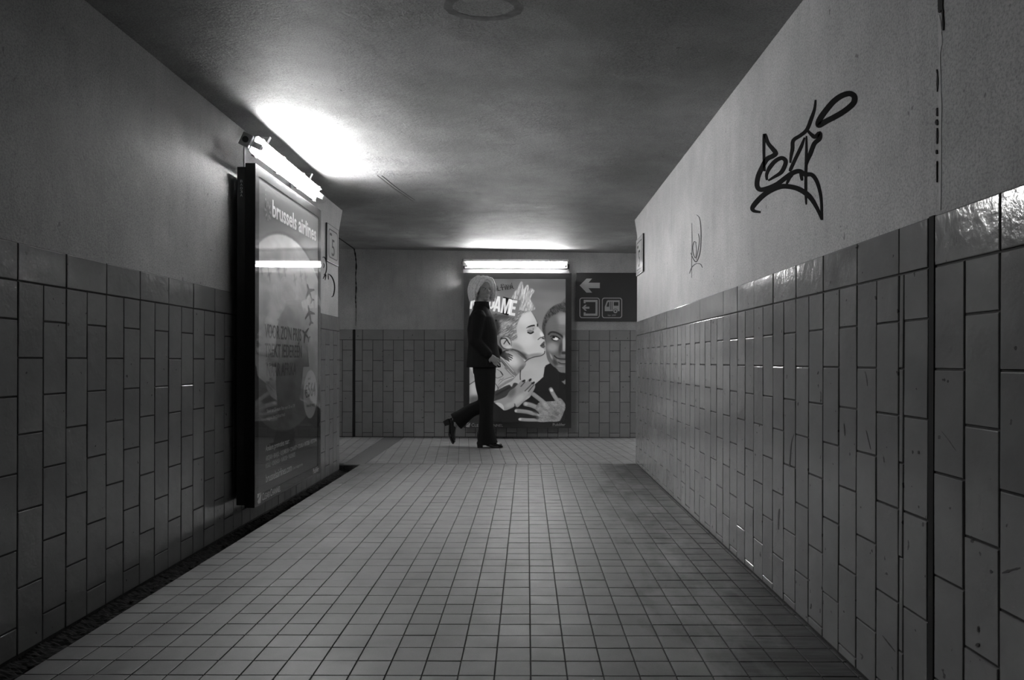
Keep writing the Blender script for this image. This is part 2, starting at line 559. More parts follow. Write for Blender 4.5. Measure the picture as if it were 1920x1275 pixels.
WB = .2345
cols, bords = [], []
x = -1.638 - WB - .06        # piece right of the vertical joint
bords.append((-1.955, -1.638 - WB)); cols.append((-1.955, -1.638 - WB, 'A'))
x = -1.638 - WB
while x < 4.9:
    bords.append((x, x + WB)); cols.append((x, x + WB / 2, 'B')); cols.append((x + WB / 2, x + WB, 'A'))
    x += WB
x = -1.983
k = 0
while x > -5:
    cols.append((x - WB / 2, x, 'BA'[k % 2]))
    if k % 2 == 0: bords.append((x - WB, x))
    x -= WB / 2; k += 1
wall_tiles(wall_back, frame_back, cols, bords, ZTB, .004, mod=.2345, single=lambda a, b: b > -2.25 and a < 1.3)
box('expansion_joint', (-1.979, YB - .001, 0), (-1.959, YB + .005, ZTB), M['crack'], wall_back, label='dark upright joint between the tiles')
# black line where the back wall meets the floor
box('floor_joint', (-5.1, YB - .004, -.004), (5.1, YB + .005, .006), M['crack'], wall_back)

# floor tiles
FX, FY, FW, FL = .0131, 2.0353, .1005, .0992
def floor_matrix(x, y, dz=0): return Matrix.Translation((x, y, -.011 + dz)) @ Matrix.Rotation(R(-90), 4, 'X')
rest = bmesh.new()
def add_rest(me, mt):
    n0 = len(rest.verts)
    rest.from_mesh(me)
    rest.verts.ensure_lookup_table()
    for q in rest.verts[n0:]: q.co = mt @ q.co
for r in range(-11, 42):
    y0 = FY + r * FL; y1 = min(y0 + FL, YF)
    for c in range(-14, 10):
        x0 = FX + c * FW; x1 = min(x0 + FW, XR - .002)
        if x1 - x0 < .012: continue
        g = .0036
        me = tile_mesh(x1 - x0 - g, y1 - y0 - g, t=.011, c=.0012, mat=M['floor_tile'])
        dz = random.uniform(-.0005, .0005)
        mt = floor_matrix((x0 + x1) / 2, (y0 + y1) / 2, dz) @ Matrix.Rotation(random.gauss(0, .004), 4, 'X') @ Matrix.Rotation(random.gauss(0, .004), 4, 'Z')
        if -1 <= r < 11:
            o = obj('floor_tile', me, None, floor); o.matrix_world = mt
        else:
            add_rest(me, mt)
# crossing passage: the same tiles laid with their long joints running aslant
def quad_tile(bm, P, g=.0018, t=.007, c=.0012):
    ctr = sum((Vector(p) for p in P), Vector((0, 0))) / len(P)
    def ring(ins, z):
        out = []
        for p in P:
            d = Vector(p) - ctr; L = max(d.length, 1e-6)
            out.append(bm.verts.new((*(ctr + d * max(0, (L - ins * 1.4)) / L), z)))
        return out
    dz = random.uniform(-.0006, .0004)
    a = ring(g, -.004); b = ring(g, -.001 + dz); f = ring(g + c, dz)
    k = len(P)
    for p, q in ((a, b), (b, f)):
        for i in range(k): bm.faces.new((p[i], p[(i + 1) % k], q[(i + 1) % k], q[i]))
    bm.faces.new(f)
def clip(poly, f):
    out = []
    for i in range(len(poly)):
        a, b = poly[i], poly[(i + 1) % len(poly)]; fa, fb = f(a), f(b)
        if fa >= 0: out.append(a)
        if (fa >= 0) != (fb >= 0):
            t = fa / (fa - fb); out.append((a[0] + (b[0] - a[0]) * t, a[1] + (b[1] - a[1]) * t))
    return out
SK = -.087
def sl(y): return -1.54 - .038 * (y - YF)      # left edge of the dark strip
def sr(y): return -1.365 - .013 * (y - YF)     # right edge
for r in range(0, 23):
    y0 = YF + r * FL; y1 = min(y0 + FL, YB - .004)
    if y1 - y0 < .01: continue
    for c in range(-48, 48):
        x0 = FX + .012 + c * FW
        q = [(x0 + SK * (y0 - YF), y0), (x0 + FW + SK * (y0 - YF), y0), (x0 + FW + SK * (y1 - YF), y1), (x0 + SK * (y1 - YF), y1)]
        for piece in (clip(q, lambda p: p[0] - sr(p[1])), clip(q, lambda p: sl(p[1]) - p[0])):
            if len(piece) < 3: continue
            ar = abs(sum(piece[i][0] * piece[(i + 1) % len(piece)][1] - piece[(i + 1) % len(piece)][0] * piece[i][1] for i in range(len(piece)))) / 2
            if ar > .0006: quad_tile(rest, piece)
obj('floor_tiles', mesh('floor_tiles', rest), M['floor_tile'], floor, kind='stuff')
bm = bmesh.new()
add_prism(bm, [(sl(YF), YF - .06), (sr(YF) - .002, YF - .06), (sr(YF) - .002, YF), (sr(YB) - .002, YB), (sl(YB) + .002, YB), (sl(YF) + .002, YF)], (0, 0, -.01), (1, 0, 0), (0, 1, 0), (0, 0, 1), .0095)
obj('filler_strip', mesh('filler_strip', bm), M['asphalt'], floor, label='dark smooth strip filled in between the floor tiles')

# ------------------------------------------------------------------ cracks and graffiti on the walls
def on_right(px, py, h=0):
    y = (XR + PROUD) * F / (px - 988); return Vector((XR + PROUD - h, y, EYE + (677 - py) * y / F))
def on_left(px, py, h=0):
    y = (XL - PROUD) * F / (px - 988); return Vector((XL - PROUD + h, y, EYE + (677 - py) * y / F))
def on_back(px, py, h=0):
    y = YB + PROUD; return Vector(((px - 988) * y / F, y - h, EYE + (677 - py) * y / F))

def strokes(name, label, wall, put, ox, oy, sc, items, mat, t=.0012):
    bm = bmesh.new()
    for k, it in enumerate(items):
        pts, w = it[0], it[1]
        P = [(ox + a / sc, oy + b / sc) for a, b in pts]
        fat = 1.0 if sc == 1 else 1.45
        ww = [q / sc for q in w] if isinstance(w, (list, tuple)) else w * fat / sc
        add_ribbon(bm, P, ww, put, t + .0001 * k, closed=len(it) > 2 and it[2], jitter=it[3] if len(it) > 3 else 0)
    return obj(name, mesh(name, bm), mat, wall, label=label)
M['scuff'] = plain('rubbed_dirt', .06, .7)

strokes('graffiti', 'large black marker tag scrawled high on the plaster', wall_right, on_right, 1380, 140, 2.361, [
    ([(362, 212), (372, 188), (398, 152), (430, 115), (465, 90), (500, 80), (521, 92), (520, 118), (498, 142), (465, 166), (430, 186), (395, 204), (368, 220)], 17, True),
    ([(350, 108), (345, 150), (330, 195), (312, 240), (285, 265), (252, 288), (248, 325), (241, 365), (239, 388)], 11),
    ([(312, 240), (328, 258), (348, 272), (368, 256), (368, 280), (345, 302), (328, 345), (314, 380), (306, 412)], 13),
    ([(302, 275), (286, 318), (262, 368), (242, 412), (236, 425)], 10),
    ([(310, 268), (310, 350), (308, 440), (308, 520), (310, 572)], 8),
    ([(125, 425), (122, 350), (124, 262), (140, 300), (160, 325), (174, 345), (160, 358), (135, 372), (113, 410), (96, 450), (92, 488), (106, 506), (140, 500), (180, 482), (215, 456), (246, 434), (278, 424), (304, 438), (334, 440), (355, 466), (370, 512), (377, 562), (380, 640)], 14),
    ([(142, 466), (168, 450), (198, 430), (214, 402), (218, 378), (200, 366), (172, 380), (147, 410), (134, 440), (136, 464)], 12),
    ([(108, 606), (78, 600), (74, 582), (110, 540), (150, 511), (200, 492), (250, 495), (290, 510), (328, 540), (358, 588), (380, 638)], 15),
    ([(222, 484), (236, 455), (250, 440)], 8), ([(284, 428), (288, 448), (292, 466)], 8)], M['ink'])
strokes('graffiti', 'small thin pen tag beside the end of the plaster', wall_right, on_right, 1160, 380, 3.75, [
    ([(546, 82), (566, 104), (575, 160), (578, 230), (575, 310), (565, 370), (548, 410), (534, 408), (520, 385), (505, 350)], 4.08),
    ([(512, 140), (515, 260), (512, 400), (512, 525)], 2.04),
    ([(545, 280), (530, 270), (520, 310), (525, 360), (540, 385), (546, 330), (540, 275)], 2.72),
    ([(558, 215), (566, 260), (558, 330), (545, 400)], 2.38),
    ([(497, 495), (515, 450), (545, 426), (575, 430), (588, 455)], 2.72)], M['ink_thin'])
strokes('graffiti', 'black looped marker scribble below the number plate', wall_left, on_left, 600, 400, 6.375, [
    ([(25, 537), (45, 530), (66, 565), (75, 640), (70, 700), (55, 735), (40, 736)], 8),
    ([(38, 598), (46, 630), (37, 662)], 6), ([(34, 790), (52, 752), (66, 742), (58, 806)], 8),
    ([(90, 730), (120, 745), (150, 790), (168, 850), (170, 920), (155, 990), (135, 1005)], 9), ([(92, 735), (98, 800)], 6)], M['ink'])
strokes('wall_crack', 'ragged dark crack running up the plaster', wall_right, on_right, 0, 0, 1, [
    ([(1765, -90), (1764, -40), (1763, -10), (1762, 12), (1760, 22)], [7, 9, 8, 9, 5], False, .25), ([(1766, 8), (1767, 30), (1768, 55)], 3, False, .4),
    ([(1756, 128), (1758, 145), (1757, 170)], 2.6, False, .5), ([(1757, 200), (1757, 216)], 3.4, False, .3), ([(1756, 222), (1757, 233)], 4.4, False, .3),
    ([(1757, 238), (1757.5, 255), (1757, 268)], 2.2, False, .5), ([(1756, 279), (1756.5, 287)], 2.6), ([(1757, 300), (1757, 340)], .9)], M['crack'], .002)
strokes('joint_bead', 'pale bead of filler beside the crack', wall_right, on_right, 0, 0, 1, [
    ([(1759, 26), (1761, 50), (1762, 75), (1761, 98)], [6, 5, 8, 5], False, .25),
    ([(1761, 96), (1761, 140), (1762, 200), (1762, 300), (1762, 392)], [3, 4, 6, 5, 8], False, .15)], M['bead'], .0009)
strokes('wall_crack', 'dark crack down the plaster above the tile joint', wall_back, on_back, 0, 0, 1, [
    ([(663, 466), (666, 480), (667.5, 500), (666.5, 520), (667.5, 540), (666.5, 560), (667.3, 580), (667, 612)], [4, 2.6, 2.2, 1.6, 2.0, 1.4, 1.6, 1.0], False, .6)], M['crack'], .003)
def on_tile(px, py, h=0):
    x = XR - .0012; y = x * F / (px - 988); return Vector((x - h, y, EYE + (677 - py) * y / F))
for q, w_ in (([(519, 185), (521, 200), (520, 216)], 4), ([(607, 306), (609, 330), (611, 352)], 3), ([(691, 332), (698, 362), (708, 402)], 3), ([(421, 346), (411, 372), (406, 420), (403, 470), (403, 486)], 3.5),
              ([(366, 628), (363, 660), (362, 706)], 6), ([(755, 1104), (778, 1134), (804, 1166)], 4), ([(1205, 868), (1235, 858), (1274, 848)], 10), ([(851, 745), (853, 762), (850, 782)], 6), ([(1238, 288), (1238, 298), (1236, 310)], 8),
              ([(966, 350), (967, 356), (966, 364)], 9), ([(1116, 1068), (1114, 1080), (1116, 1090)], 7), ([(1108, 1134), (1112, 1138), (1118, 1142)], 15), ([(1160, 856), (1163, 862), (1166, 868)], 9), ([(756, 430), (758, 440), (759, 452)], 3), ([(887, 408), (888, 414), (888, 420)], 6),
              ([(686, 110), (691, 130), (696, 165)], 3), ([(640, 980), (638, 1010), (642, 1052)], 3), ([(976, 335), (1000, 365), (1030, 408)], 2), ([(670, 1170), (680, 1182), (676, 1194)], 5)):
    strokes('scuff_mark', None, wall_right, on_tile, 1280, 640, 2.008, [(q, w_ / 1.45, False, .3)], M['scuff'], .0004)
bm = bmesh.new()
def on_ceil(x, y, h=0): return Vector((x, y, ceil_z(x) - h))
add_ribbon(bm, [(-1.93, 6.3), (-1.945, 7.0), (-1.95, 7.6), (-1.965, 8.38)], .014, on_ceil, .003, taper=False)
obj('ceiling_crack', mesh('ceiling_crack', bm), M['crack'], ceiling, label='dark joint across the ceiling of the crossing passage')
bm = bmesh.new()
add_ribbon(bm, [(-1.02, 5.0), (-.98, 5.35), (-.90, 5.8)], .014, on_ceil, .002)
add_ribbon(bm, [(-.99, 5.0), (-.95, 5.35), (-.88, 5.75)], .006, on_ceil, .003)
obj('ceiling_scratch', mesh('ceiling_scratch', bm), plain('scratched_render', .2, .8), ceiling)
bm = bmesh.new()
add_ribbon(bm, [(-.157 + .125 * math.cos(a), 2.60 + .085 * math.sin(a)) for a in [2 * math.pi * k / 14 for k in range(14)]], .030, on_ceil, .0002, closed=True, jitter=.22)
add_ribbon(bm, [(-.29, 2.50), (-.25, 2.505), (-.22, 2.49)], .02, on_ceil, .0008, jitter=.3)
obj('ceiling_stain', mesh('ceiling_stain', bm), plain('stained_render', .27, .8, scale=30, var=.25), ceiling)

# ------------------------------------------------------------------ lamps
def lamp_fixture(name, label, loc, rot, strength, length=1.22, group=None, brackets=True, tilt=25):
    """local: long axis X, light leaves towards -Y (tilted down), origin at the tube"""
    t = thing(name, label, 'lamp', loc, rot, group)
    T = Matrix.Rotation(R(tilt), 4, 'X')
    L = length / 2
    bm = bmesh.new()                                       # folded white tray
    add_prism(bm, [(.035, -.040), (.035, .040), (.022, .047), (.0195, .047), (.032, .038), (.032, -.038), (.0195, -.047), (.022, -.047)], (-L + .02, 0, 0), (0, 1, 0), (0, 0, 1), (1, 0, 0), 2 * L - .04)
    bm.transform(T); obj('reflector_tray', mesh('tray', bm), M['housing'], t)
    bm = bmesh.new(); add_box(bm, (-L, .036, -.030), (L - .22, .082, .030), bevel=.004); bm.transform(T)
    body = obj('lamp_body', mesh('lamp_body', bm), M['housing'], t)
    bm = bmesh.new()
    add_box(bm, (-L - .012, .030, -.034), (-L + .004, .086, .034), bevel=.003)
    add_box(bm, (L - .224, .030, -.033), (L - .208, .084, .033), bevel=.003)
    bm.transform(T); cap = each('end_cap', bm, M['grey_metal'], t)
    bm = bmesh.new()
    bm = bmesh.new(); add_cyl(bm, (-L - .018, .058, 0), (-L - .011, .058, 0), .016, 20)
    bm.transform(T); obj('cable_gland', mesh('cable_gland', bm), M['dark_plastic'], cap[0])
    bm = bmesh.new(); add_cyl(bm, (-L + .055, 0, 0), (L - .055, 0, 0), .0135, 20); bm.transform(T)
    tube = obj('fluorescent_tube', mesh('tube', bm, True), make_emit('tube_light', strength), t)
    bm = bmesh.new()
    for s in (-1, 1):
        bm = bmesh.new(); add_cyl(bm, (s * (L - .055), 0, 0), (s * (L - .040), 0, 0), .0142, 16); bm.transform(T)
        obj('tube_cap', mesh('tube_cap', bm, True), M['grey_metal'], tube)
        bm = bmesh.new(); add_box(bm, (s * (L - .034) - .007, -.012, -.015), (s * (L - .034) + .007, .036, .015), bevel=.002); bm.transform(T)
        obj('lamp_holder', mesh('lamp_holder', bm), M['housing'], t)
    bm = bmesh.new()                                       # clear moulded cover
    prof = [(.030, .048), (.006, .047), (-.022, .034), (-.033, .012), (-.033, -.012), (-.022, -.034), (.006, -.047), (.030, -.048)]
    add_prism(bm, prof, (-L + .008, 0, 0), (0, 1, 0), (0, 0, 1), (1, 0, 0), 2 * L - .016)
    bm.transform(T); obj('clear_cover', mesh('clear_cover', bm), M['cover'], t)
    bm = bmesh.new()
    for sx in (-.85, -.3, .3, .85):
        for sz in (-1, 1):
            add_box(bm, (sx * L - .014, .018, sz * .050 - .004), (sx * L + .014, .040, sz * .050 + .004), bevel=.0015)
    bm.transform(T); each('cover_clip', bm, M['grey_metal'], t)
    return t

def flat_bar(bm, p0, p1, w, t, across):
    p0, p1 = Vector(p0), Vector(p1); d = (p1 - p0).normalized(); a = Vector(across).normalized(); n = d.cross(a).normalized()
    vs = [bm.verts.new(p + a * (sa * w / 2) + n * (sn * t / 2)) for p in (p0, p1) for sa, sn in ((-1, -1), (1, -1), (1, 1), (-1, 1))]
    for i in range(4): bm.faces.new((vs[i], vs[(i + 1) % 4], vs[4 + (i + 1) % 4], vs[4 + i]))
    bm.faces.new(vs[:4]); bm.faces.new(vs[4:])

TL = lamp_fixture('fluorescent_lamp', 'lit fluorescent tube lamp on steel brackets above the tall advert case on the left wall', (-1.385, 4.375, 1.972), (0, 0, R(90)), TUBE_POSTER_LEFT)
for yy in (4.05, 4.84):
    bm = bmesh.new()
    A = (yy - 4.375)
    # local frame of the lamp: x = world y, y = -(world x)
    flat_bar(bm, (A, .172, .125), (A, .030, .125), .026, .004, (1, 0, 0))
    flat_bar(bm, (A, .030, .127), (A, .080, .030), .026, .004, (1, 0, 0))
    flat_bar(bm, (A, .170, .127), (A, .170, -.20), .022, .004, (1, 0, 0))
    flat_bar(bm, (A, .168, -.075), (A, .080, -.05), .020, .004, (1, 0, 0))
    flat_bar(bm, (A, .168, -.12), (A, .095, -.02), .016, .004, (1, 0, 0))
    br = obj('bracket', None, None, TL); each('bracket_bar', bm, M['grey_metal'], br)
TB = lamp_fixture('fluorescent_lamp', 'lit fluorescent tube lamp mounted above the framed advert on the back wall', (-.123, 8.235, 1.935), (0, 0, 0), TUBE_POSTER_BACK, length=1.19, tilt=46)
bm = bmesh.new()
for s in (-1, 1):
    bm = bmesh.new()
    flat_bar(bm, (s * .50, .150, .055), (s * .50, .06, .055), .03, .004, (1, 0, 0))
    flat_bar(bm, (s * .50, .150, -.05), (s * .50, .06, .0), .03, .004, (1, 0, 0))
    br = obj('bracket', None, None, TB); each('bracket_bar', bm, M['grey_metal'], br)
bm = bmesh.new()
add_box(bm, (-.585, .03, .058), (-.004, .075, .076), bevel=.003); add_box(bm, (.004, .03, .058), (.585, .075, .076), bevel=.003)
each('top_rail', bm, M['housing'], TB)
box('mounting_plate', (-.60, .076, -.079), (.60, .081, .03), plain('grey_plate', .035, .6), TB)
lamp_fixture('fluorescent_lamp', 'fluorescent tube lamp of the crossing passage round the right corner', (3.2, 8.25, 1.95), (0, 0, 0), TUBE_SIDE)
lamp_fixture('fluorescent_lamp', 'unseen fluorescent tube lamp added for fill round the left corner', (-3.9, 8.25, 1.95), (0, 0, 0), TUBE_SIDE * .5)  # unseen lamp, added as ambient light for the crossing
lamp_fixture('fluorescent_lamp', 'unseen fluorescent tube lamp added for fill behind the viewer', (-1.385, -2.6, 1.96), (0, 0, R(90)), FILL_BEHIND)  # unseen lamp, added to lift the near walls and floor

# ------------------------------------------------------------------ printed posters: the picture is ink held per vertex of a flat sheet
def lin(v):
    v = max(0., v) / 255.
    return v / 12.92 if v <= .04045 else ((v + .055) / 1.055) ** 2.4
class Canvas:
    def __init__(s, x0, y0, x1, y1, W, H, val):
        s.b = (x0, y0, x1, y1); s.W, s.H = W, H
        s.a = np.full((H, W), float(val))
        s.X, s.Y = np.meshgrid(x0 + (np.arange(W) + .0) / (W - 1) * (x1 - x0), y0 + (np.arange(H) + .0) / (H - 1) * (y1 - y0))
        s.px = (x1 - x0) / (W - 1); s.py = (y1 - y0) / (H - 1)
    def blur(s, m, r):
        for ax, p in ((1, s.px), (0, s.py)):
            sg = r / p
            if sg < .25: continue
            k = int(3 * sg) + 1; w = np.exp(-.5 * (np.arange(-k, k + 1) / sg) ** 2); w /= w.sum()
            pad = [(0, 0), (0, 0)]; pad[ax] = (k, k)
            q = np.pad(m, pad, mode='edge'); o = np.zeros_like(m)
            for i, c in enumerate(w):
                o += c * (q[:, i:i + m.shape[1]] if ax == 1 else q[i:i + m.shape[0], :])
            m = o
        return m
    def mask_poly(s, pts):
        m = np.zeros(s.a.shape, bool); n = len(pts)
        for i in range(n):
            (ax, ay), (bx, by) = pts[i], pts[(i + 1) % n]
            if ay == by: continue
            c = ((s.Y >= min(ay, by)) & (s.Y < max(ay, by)))
            m ^= c & (s.X < (bx - ax) * (s.Y - ay) / (by - ay) + ax)
        return m.astype(float)
    def put(s, m, val, alpha=1.0, blur=.4):
        m = s.blur(m, blur) * alpha
        s.a = s.a * (1 - m) + np.asarray(val) * m
    def poly(s, pts, val, blur=.4, alpha=1.0, smooth=True, only=None):
        if smooth: pts = [tuple(p) for p in catmull(pts, 4, True)]
        m = s.mask_poly(pts)
        if only is not None: m = m * only
        s.put(m, val, alpha, blur); return m
    def stroke(s, pts, w, val, blur=.35, alpha=1.0):
        P = catmull(pts, 6) if len(pts) > 2 else [np.array(p, float) for p in pts]
        d = np.full(s.a.shape, 1e9)
        for i in range(len(P) - 1):
            a, b = P[i], P[i + 1]; ab = b - a; L = (ab ** 2).sum() + 1e-9
            t = np.clip(((s.X - a[0]) * ab[0] + (s.Y - a[1]) * ab[1]) / L, 0, 1)
            d = np.minimum(d, np.hypot(s.X - a[0] - t * ab[0], s.Y - a[1] - t * ab[1]))
        s.put(np.clip((w / 2 - d) / (.5 * (s.px + s.py)) + .5, 0, 1), val, alpha, blur)
    def blob(s, cx, cy, rx, ry, val, ang=0, soft=1.0, alpha=1.0, only=None):
        c, q = math.cos(R(ang)), math.sin(R(ang))
        u = ((s.X - cx) * c + (s.Y - cy) * q) / rx; v = (-(s.X - cx) * q + (s.Y - cy) * c) / ry
        r = np.sqrt(u * u + v * v)
        m = np.clip((1 + soft * .5 - r) / max(soft, .02), 0, 1) ** 1.0
        m = m * m * (3 - 2 * m) * alpha
        if only is not None: m = m * only
        s.a = s.a * (1 - m) + val * m
    def streaks(s, m, ang, amp, length, fine):
        n = RNG.randn(*s.a.shape)
        c, q = math.cos(R(ang)), math.sin(R(ang)); acc = np.zeros_like(n); K = 9
        for i in range(-K, K + 1):
            dx = int(round(i * length / K * c / s.px)); dy = int(round(i * length / K * q / s.py))
            acc += np.roll(np.roll(n, dx, 1), dy, 0)
        acc = s.blur(acc, fine); acc /= acc.std() + 1e-9
        s.a = s.a + m * acc * amp

def sheet(name, C, o, u, v, flip_v=True, parent=None, mat=None, label=None):
    """canvas on a flat sheet; o = world point of its top left corner, u / v world vectors across and down"""
    H, W = C.a.shape
    o, u, v = np.array(o, float), np.array(u, float), np.array(v, float)
    gu, gv = np.meshgrid(np.linspace(0, 1, W), np.linspace(0, 1, H))
    co = o + gu[..., None] * u + gv[..., None] * v
    idx = np.arange(W * H).reshape(H, W)
    f = np.stack([idx[:-1, :-1], idx[1:, :-1], idx[1:, 1:], idx[:-1, 1:]], -1).reshape(-1, 4)
    me = D.meshes.new(name)
    me.vertices.add(W * H); me.vertices.foreach_set('co', co.reshape(-1))
    me.loops.add(f.size); me.loops.foreach_set('vertex_index', f.reshape(-1).astype(np.int32))
    me.polygons.add(len(f)); me.polygons.foreach_set('loop_start', (np.arange(len(f)) * 4).astype(np.int32))
    me.update(calc_edges=True); me.validate()
    at = me.color_attributes.new('ink', 'FLOAT_COLOR', 'POINT')
    a = np.clip(C.a, 0, 255) / 255.
    l = np.where(a <= .04045, a / 12.92, ((a + .055) / 1.055) ** 2.4) * .82
    at.data.foreach_set('color', np.stack([l, l, l, np.ones_like(l)], -1).reshape(-1))
    return obj(name, me, mat, parent, label=label)

#  --- the portrait poster (coordinates as measured on the poster, in hundredths of its height or so)
def paint_portrait():
    C = Canvas(880.8, 522.8, 1058.0, 791.0, 360, 545, 120)
    yy = (C.Y - 522.8) / 268.2
    C.a = 112 + 78 * np.clip((yy - .05) / .62, 0, 1)
    C.streaks(np.ones_like(C.a), 8, 3.0, 18, 5)
    C.blob(1045, 535, 40, 10, 95, soft=1.4, alpha=.6); C.blob(1000, 600, 16, 30, 128, soft=1.5, alpha=.5)
    A = lambda pts: [(930 + x / 8.497, 560 + y / 8.5) for x, y in pts]
    B = lambda pts: [(870 + x / 9.366, 690 + y / 9.366) for x, y in pts]
    T = lambda pts: [(855 + x / 8.348, 470 + y / 8.346) for x, y in pts]
    a1 = lambda x, y: A([(x, y)])[0]
    b1 = lambda x, y: B([(x, y)])[0]
    # man's head
    head = A([(1130, 60), (1000, 75), (900, 115), (820, 185), (770, 260), (735, 360), (718, 470), (735, 560), (760, 640), (775, 740), (780, 850), (800, 950), (840, 1025), (900, 1080), (960, 1140), (1030, 1172), (1130, 1168)])
    hm = C.poly(head, 104)
    def hb(x, y, rx, ry, v, ang=0, soft=1.2, al=1): C.blob(*a1(x, y), rx / 8.5, ry / 8.5, v, ang, soft, al, only=hm)
    hb(1040, 330, 110, 110, 160); hb(880, 400, 90, 130, 112); hb(1060, 480, 80, 60, 128)
    hair = C.poly(A([(1130, 60), (1000, 75), (900, 115), (820, 185), (770, 260), (735, 360), (722, 450), (745, 500), (790, 380), (830, 310), (880, 265), (940, 240), (1000, 200), (1130, 215)]), 72, blur=1.0)
    C.streaks(hair, 60, 16, 1.2, .3)
    for yv in (415, 455, 500): C.stroke(A([(880, yv + 20), (960, yv), (1060, yv + 12)]), .7, 95, .5, .5)
    hb(745, 620, 26, 200, 62, 0, 1.6, .9)
    C.stroke(A([(820, 565), (860, 532), (930, 536), (1000, 570), (1050, 620)]), 3.2, 45, .5)
    C.stroke(A([(850, 580), (900, 560), (960, 575)]), 1.6, 90, .6)
    hb(930, 690, 80, 70, 100); hb(880, 770, 85, 75, 158); hb(920, 640, 62, 30, 60, 8, .6)
    hb(930, 636, 46, 22, 228, 12, .25); hb(900, 612, 22, 20, 25, 0, .3); hb(980, 655, 20, 10, 120, 20, .4)
    C.stroke(A([(850, 600), (890, 588), (950, 600), (1000, 640)]), 1.4, 22, .3); C.stroke(A([(868, 650), (920, 672), (985, 660)]), .9, 60, .3)
    hb(1062, 720, 26, 130, 172, 0, .9); hb(1005, 790, 26, 90, 70, 10, 1.2); hb(1060, 860, 40, 24, 60, 0, .8)
    hb(1060, 905, 50, 20, 120, 0, .8)
    C.stroke(A([(910, 905), (950, 940), (1010, 955), (1095, 960)]), 1.8, 35, .35)
    C.stroke(A([(960, 975), (1010, 1005), (1095, 1005)]), 3.4, 128, .5); C.stroke(A([(975, 1005), (1020, 1030), (1095, 1032)]), 1.6, 55, .5)
    hb(870, 930, 14, 70, 170, -25, 1.0, .8); hb(920, 1010, 30, 60, 66, -30, 1.3, .9); hb(1020, 1100, 70, 40, 150, 20, 1.2)
    # man's black jacket
    C.poly(A([(690, 1290), (745, 1200), (765, 1110), (775, 1060), (845, 1025), (900, 1080), (960, 1142), (1030, 1175), (1140, 1172), (1140, 1320), (690, 1320)]), 27, smooth=False)
    C.poly(B([(1400, -20), (1382, 150), (1240, 270), (1000, 560), (700, 740), (480, 560), (200, 800), (-20, 820), (-20, 1100), (1850, 1100), (1850, -20)]), 29, smooth=False)
    C.poly(B([(1690, 230), (1740, 215), (1780, 150), (1790, 290), (1740, 275)]), 120, smooth=False, blur=.5)
    C.poly(B([(1600, 0), (1650, 60), (1700, 75), (1790, 70), (1790, -20), (1580, -20)]), 120, blur=.6)
    # woman: neck, shoulder, face
    C.poly(A([(-60, 640), (70, 600), (200, 620), (330, 740), (460, 1000), (440, 1090), (380, 1155), (320, 1210), (-60, 900)]), 120)
    sm = C.poly(A([(40, 900), (140, 832), (290, 846), (390, 905), (456, 1000), (446, 1080), (384, 1152), (322, 1206), (210, 1080), (70, 930)]), 150)
    C.blob(*a1(250, 980), 15, 11, 218, 35, 1.2, only=sm); C.blob(*a1(400, 1120), 5, 8, 110, 40, 1.2, only=sm)
    face = [(380, 150), (540, 188), (600, 285), (646, 385), (652, 440), (692, 490), (742, 560), (748, 600), (722, 628), (750, 655), (762, 700), (752, 726), (768, 758), (742, 792), (762, 832), (752, 874), (700, 905), (600, 925), (520, 950), (455, 1000), (400, 930), (300, 850), (240, 800), (180, 600), (230, 420), (320, 260)]
    fm = C.poly(A(face), 204)
    def fb(x, y, rx, ry, v, ang=0, soft=1.2, al=1): C.blob(*a1(x, y), rx / 8.5, ry / 8.5, v, ang, soft, al, only=fm)
    fb(460, 310, 120, 110, 224); fb(460, 650, 130, 110, 218); fb(420, 900, 110, 45, 96, 28, 1.2); fb(600, 900, 130, 30, 150, -8, 1.2)
    fb(330, 790, 110, 60, 150, 35, 1.3, .7); fb(560, 470, 60, 40, 168, -20, 1.2, .8); fb(615, 590, 45, 60, 196); fb(710, 570, 22, 40, 234, -20)
    C.stroke(A([(545, 190), (602, 285), (648, 388), (655, 440)]), .9, 60, .4, .8)
    C.stroke(A([(455, 1002), (520, 955), (600, 926), (700, 906), (752, 872), (760, 835)]), 1.3, 30, .3)
    C.stroke(A([(250, 806), (350, 840), (430, 905), (470, 960)]), 3.0, 70, .8)
    C.poly(A([(465, 472), (500, 440), (548, 420), (604, 412), (602, 434), (550, 442), (500, 458)]), 22, smooth=False)
    C.poly(A([(636, 395), (655, 400), (650, 450), (638, 440)]), 25, smooth=False)
    C.stroke(A([(498, 535), (540, 552), (580, 530)]), 2.6, 24, .3); C.stroke(A([(485, 510), (530, 500), (572, 515), (580, 470)]), 1.2, 110, .5)
    fb(535, 525, 42, 18, 130, 0, .8); C.stroke(A([(498, 537), (540, 550), (580, 528)]), 2.0, 20, .3)
    C.stroke(A([(655, 650), (690, 620), (716, 612), (745, 604)]), 1.3, 60, .35); C.stroke(A([(722, 628), (748, 634)]), 1.8, 30, .4)
    C.poly(A([(690, 745), (722, 700), (750, 676), (764, 702), (752, 724), (768, 758), (740, 786), (706, 770)]), 92, blur=.35); C.stroke(A([(690, 745), (725, 735), (755, 722)]), .9, 30, .3)
    # hair of the woman
    hm2 = C.poly(A([(-80, 240), (60, 250), (200, 235), (300, 195), (380, 150), (440, 170), (530, 190), (470, 225), (400, 265), (352, 350), (322, 440), (318, 540), (332, 610), (312, 650), (250, 668), (205, 650), (170, 600), (70, 600), (20, 590), (-80, 560)]), 150, blur=.7)
    C.streaks(hm2, 140, 24, 3.0, .35)
    C.blob(*a1(-10, 450), 8, 22, 45, 0, 1.2, .9, only=hm2); C.blob(*a1(100, 290), 20, 6, 80, 0, 1.3, .8, only=hm2)
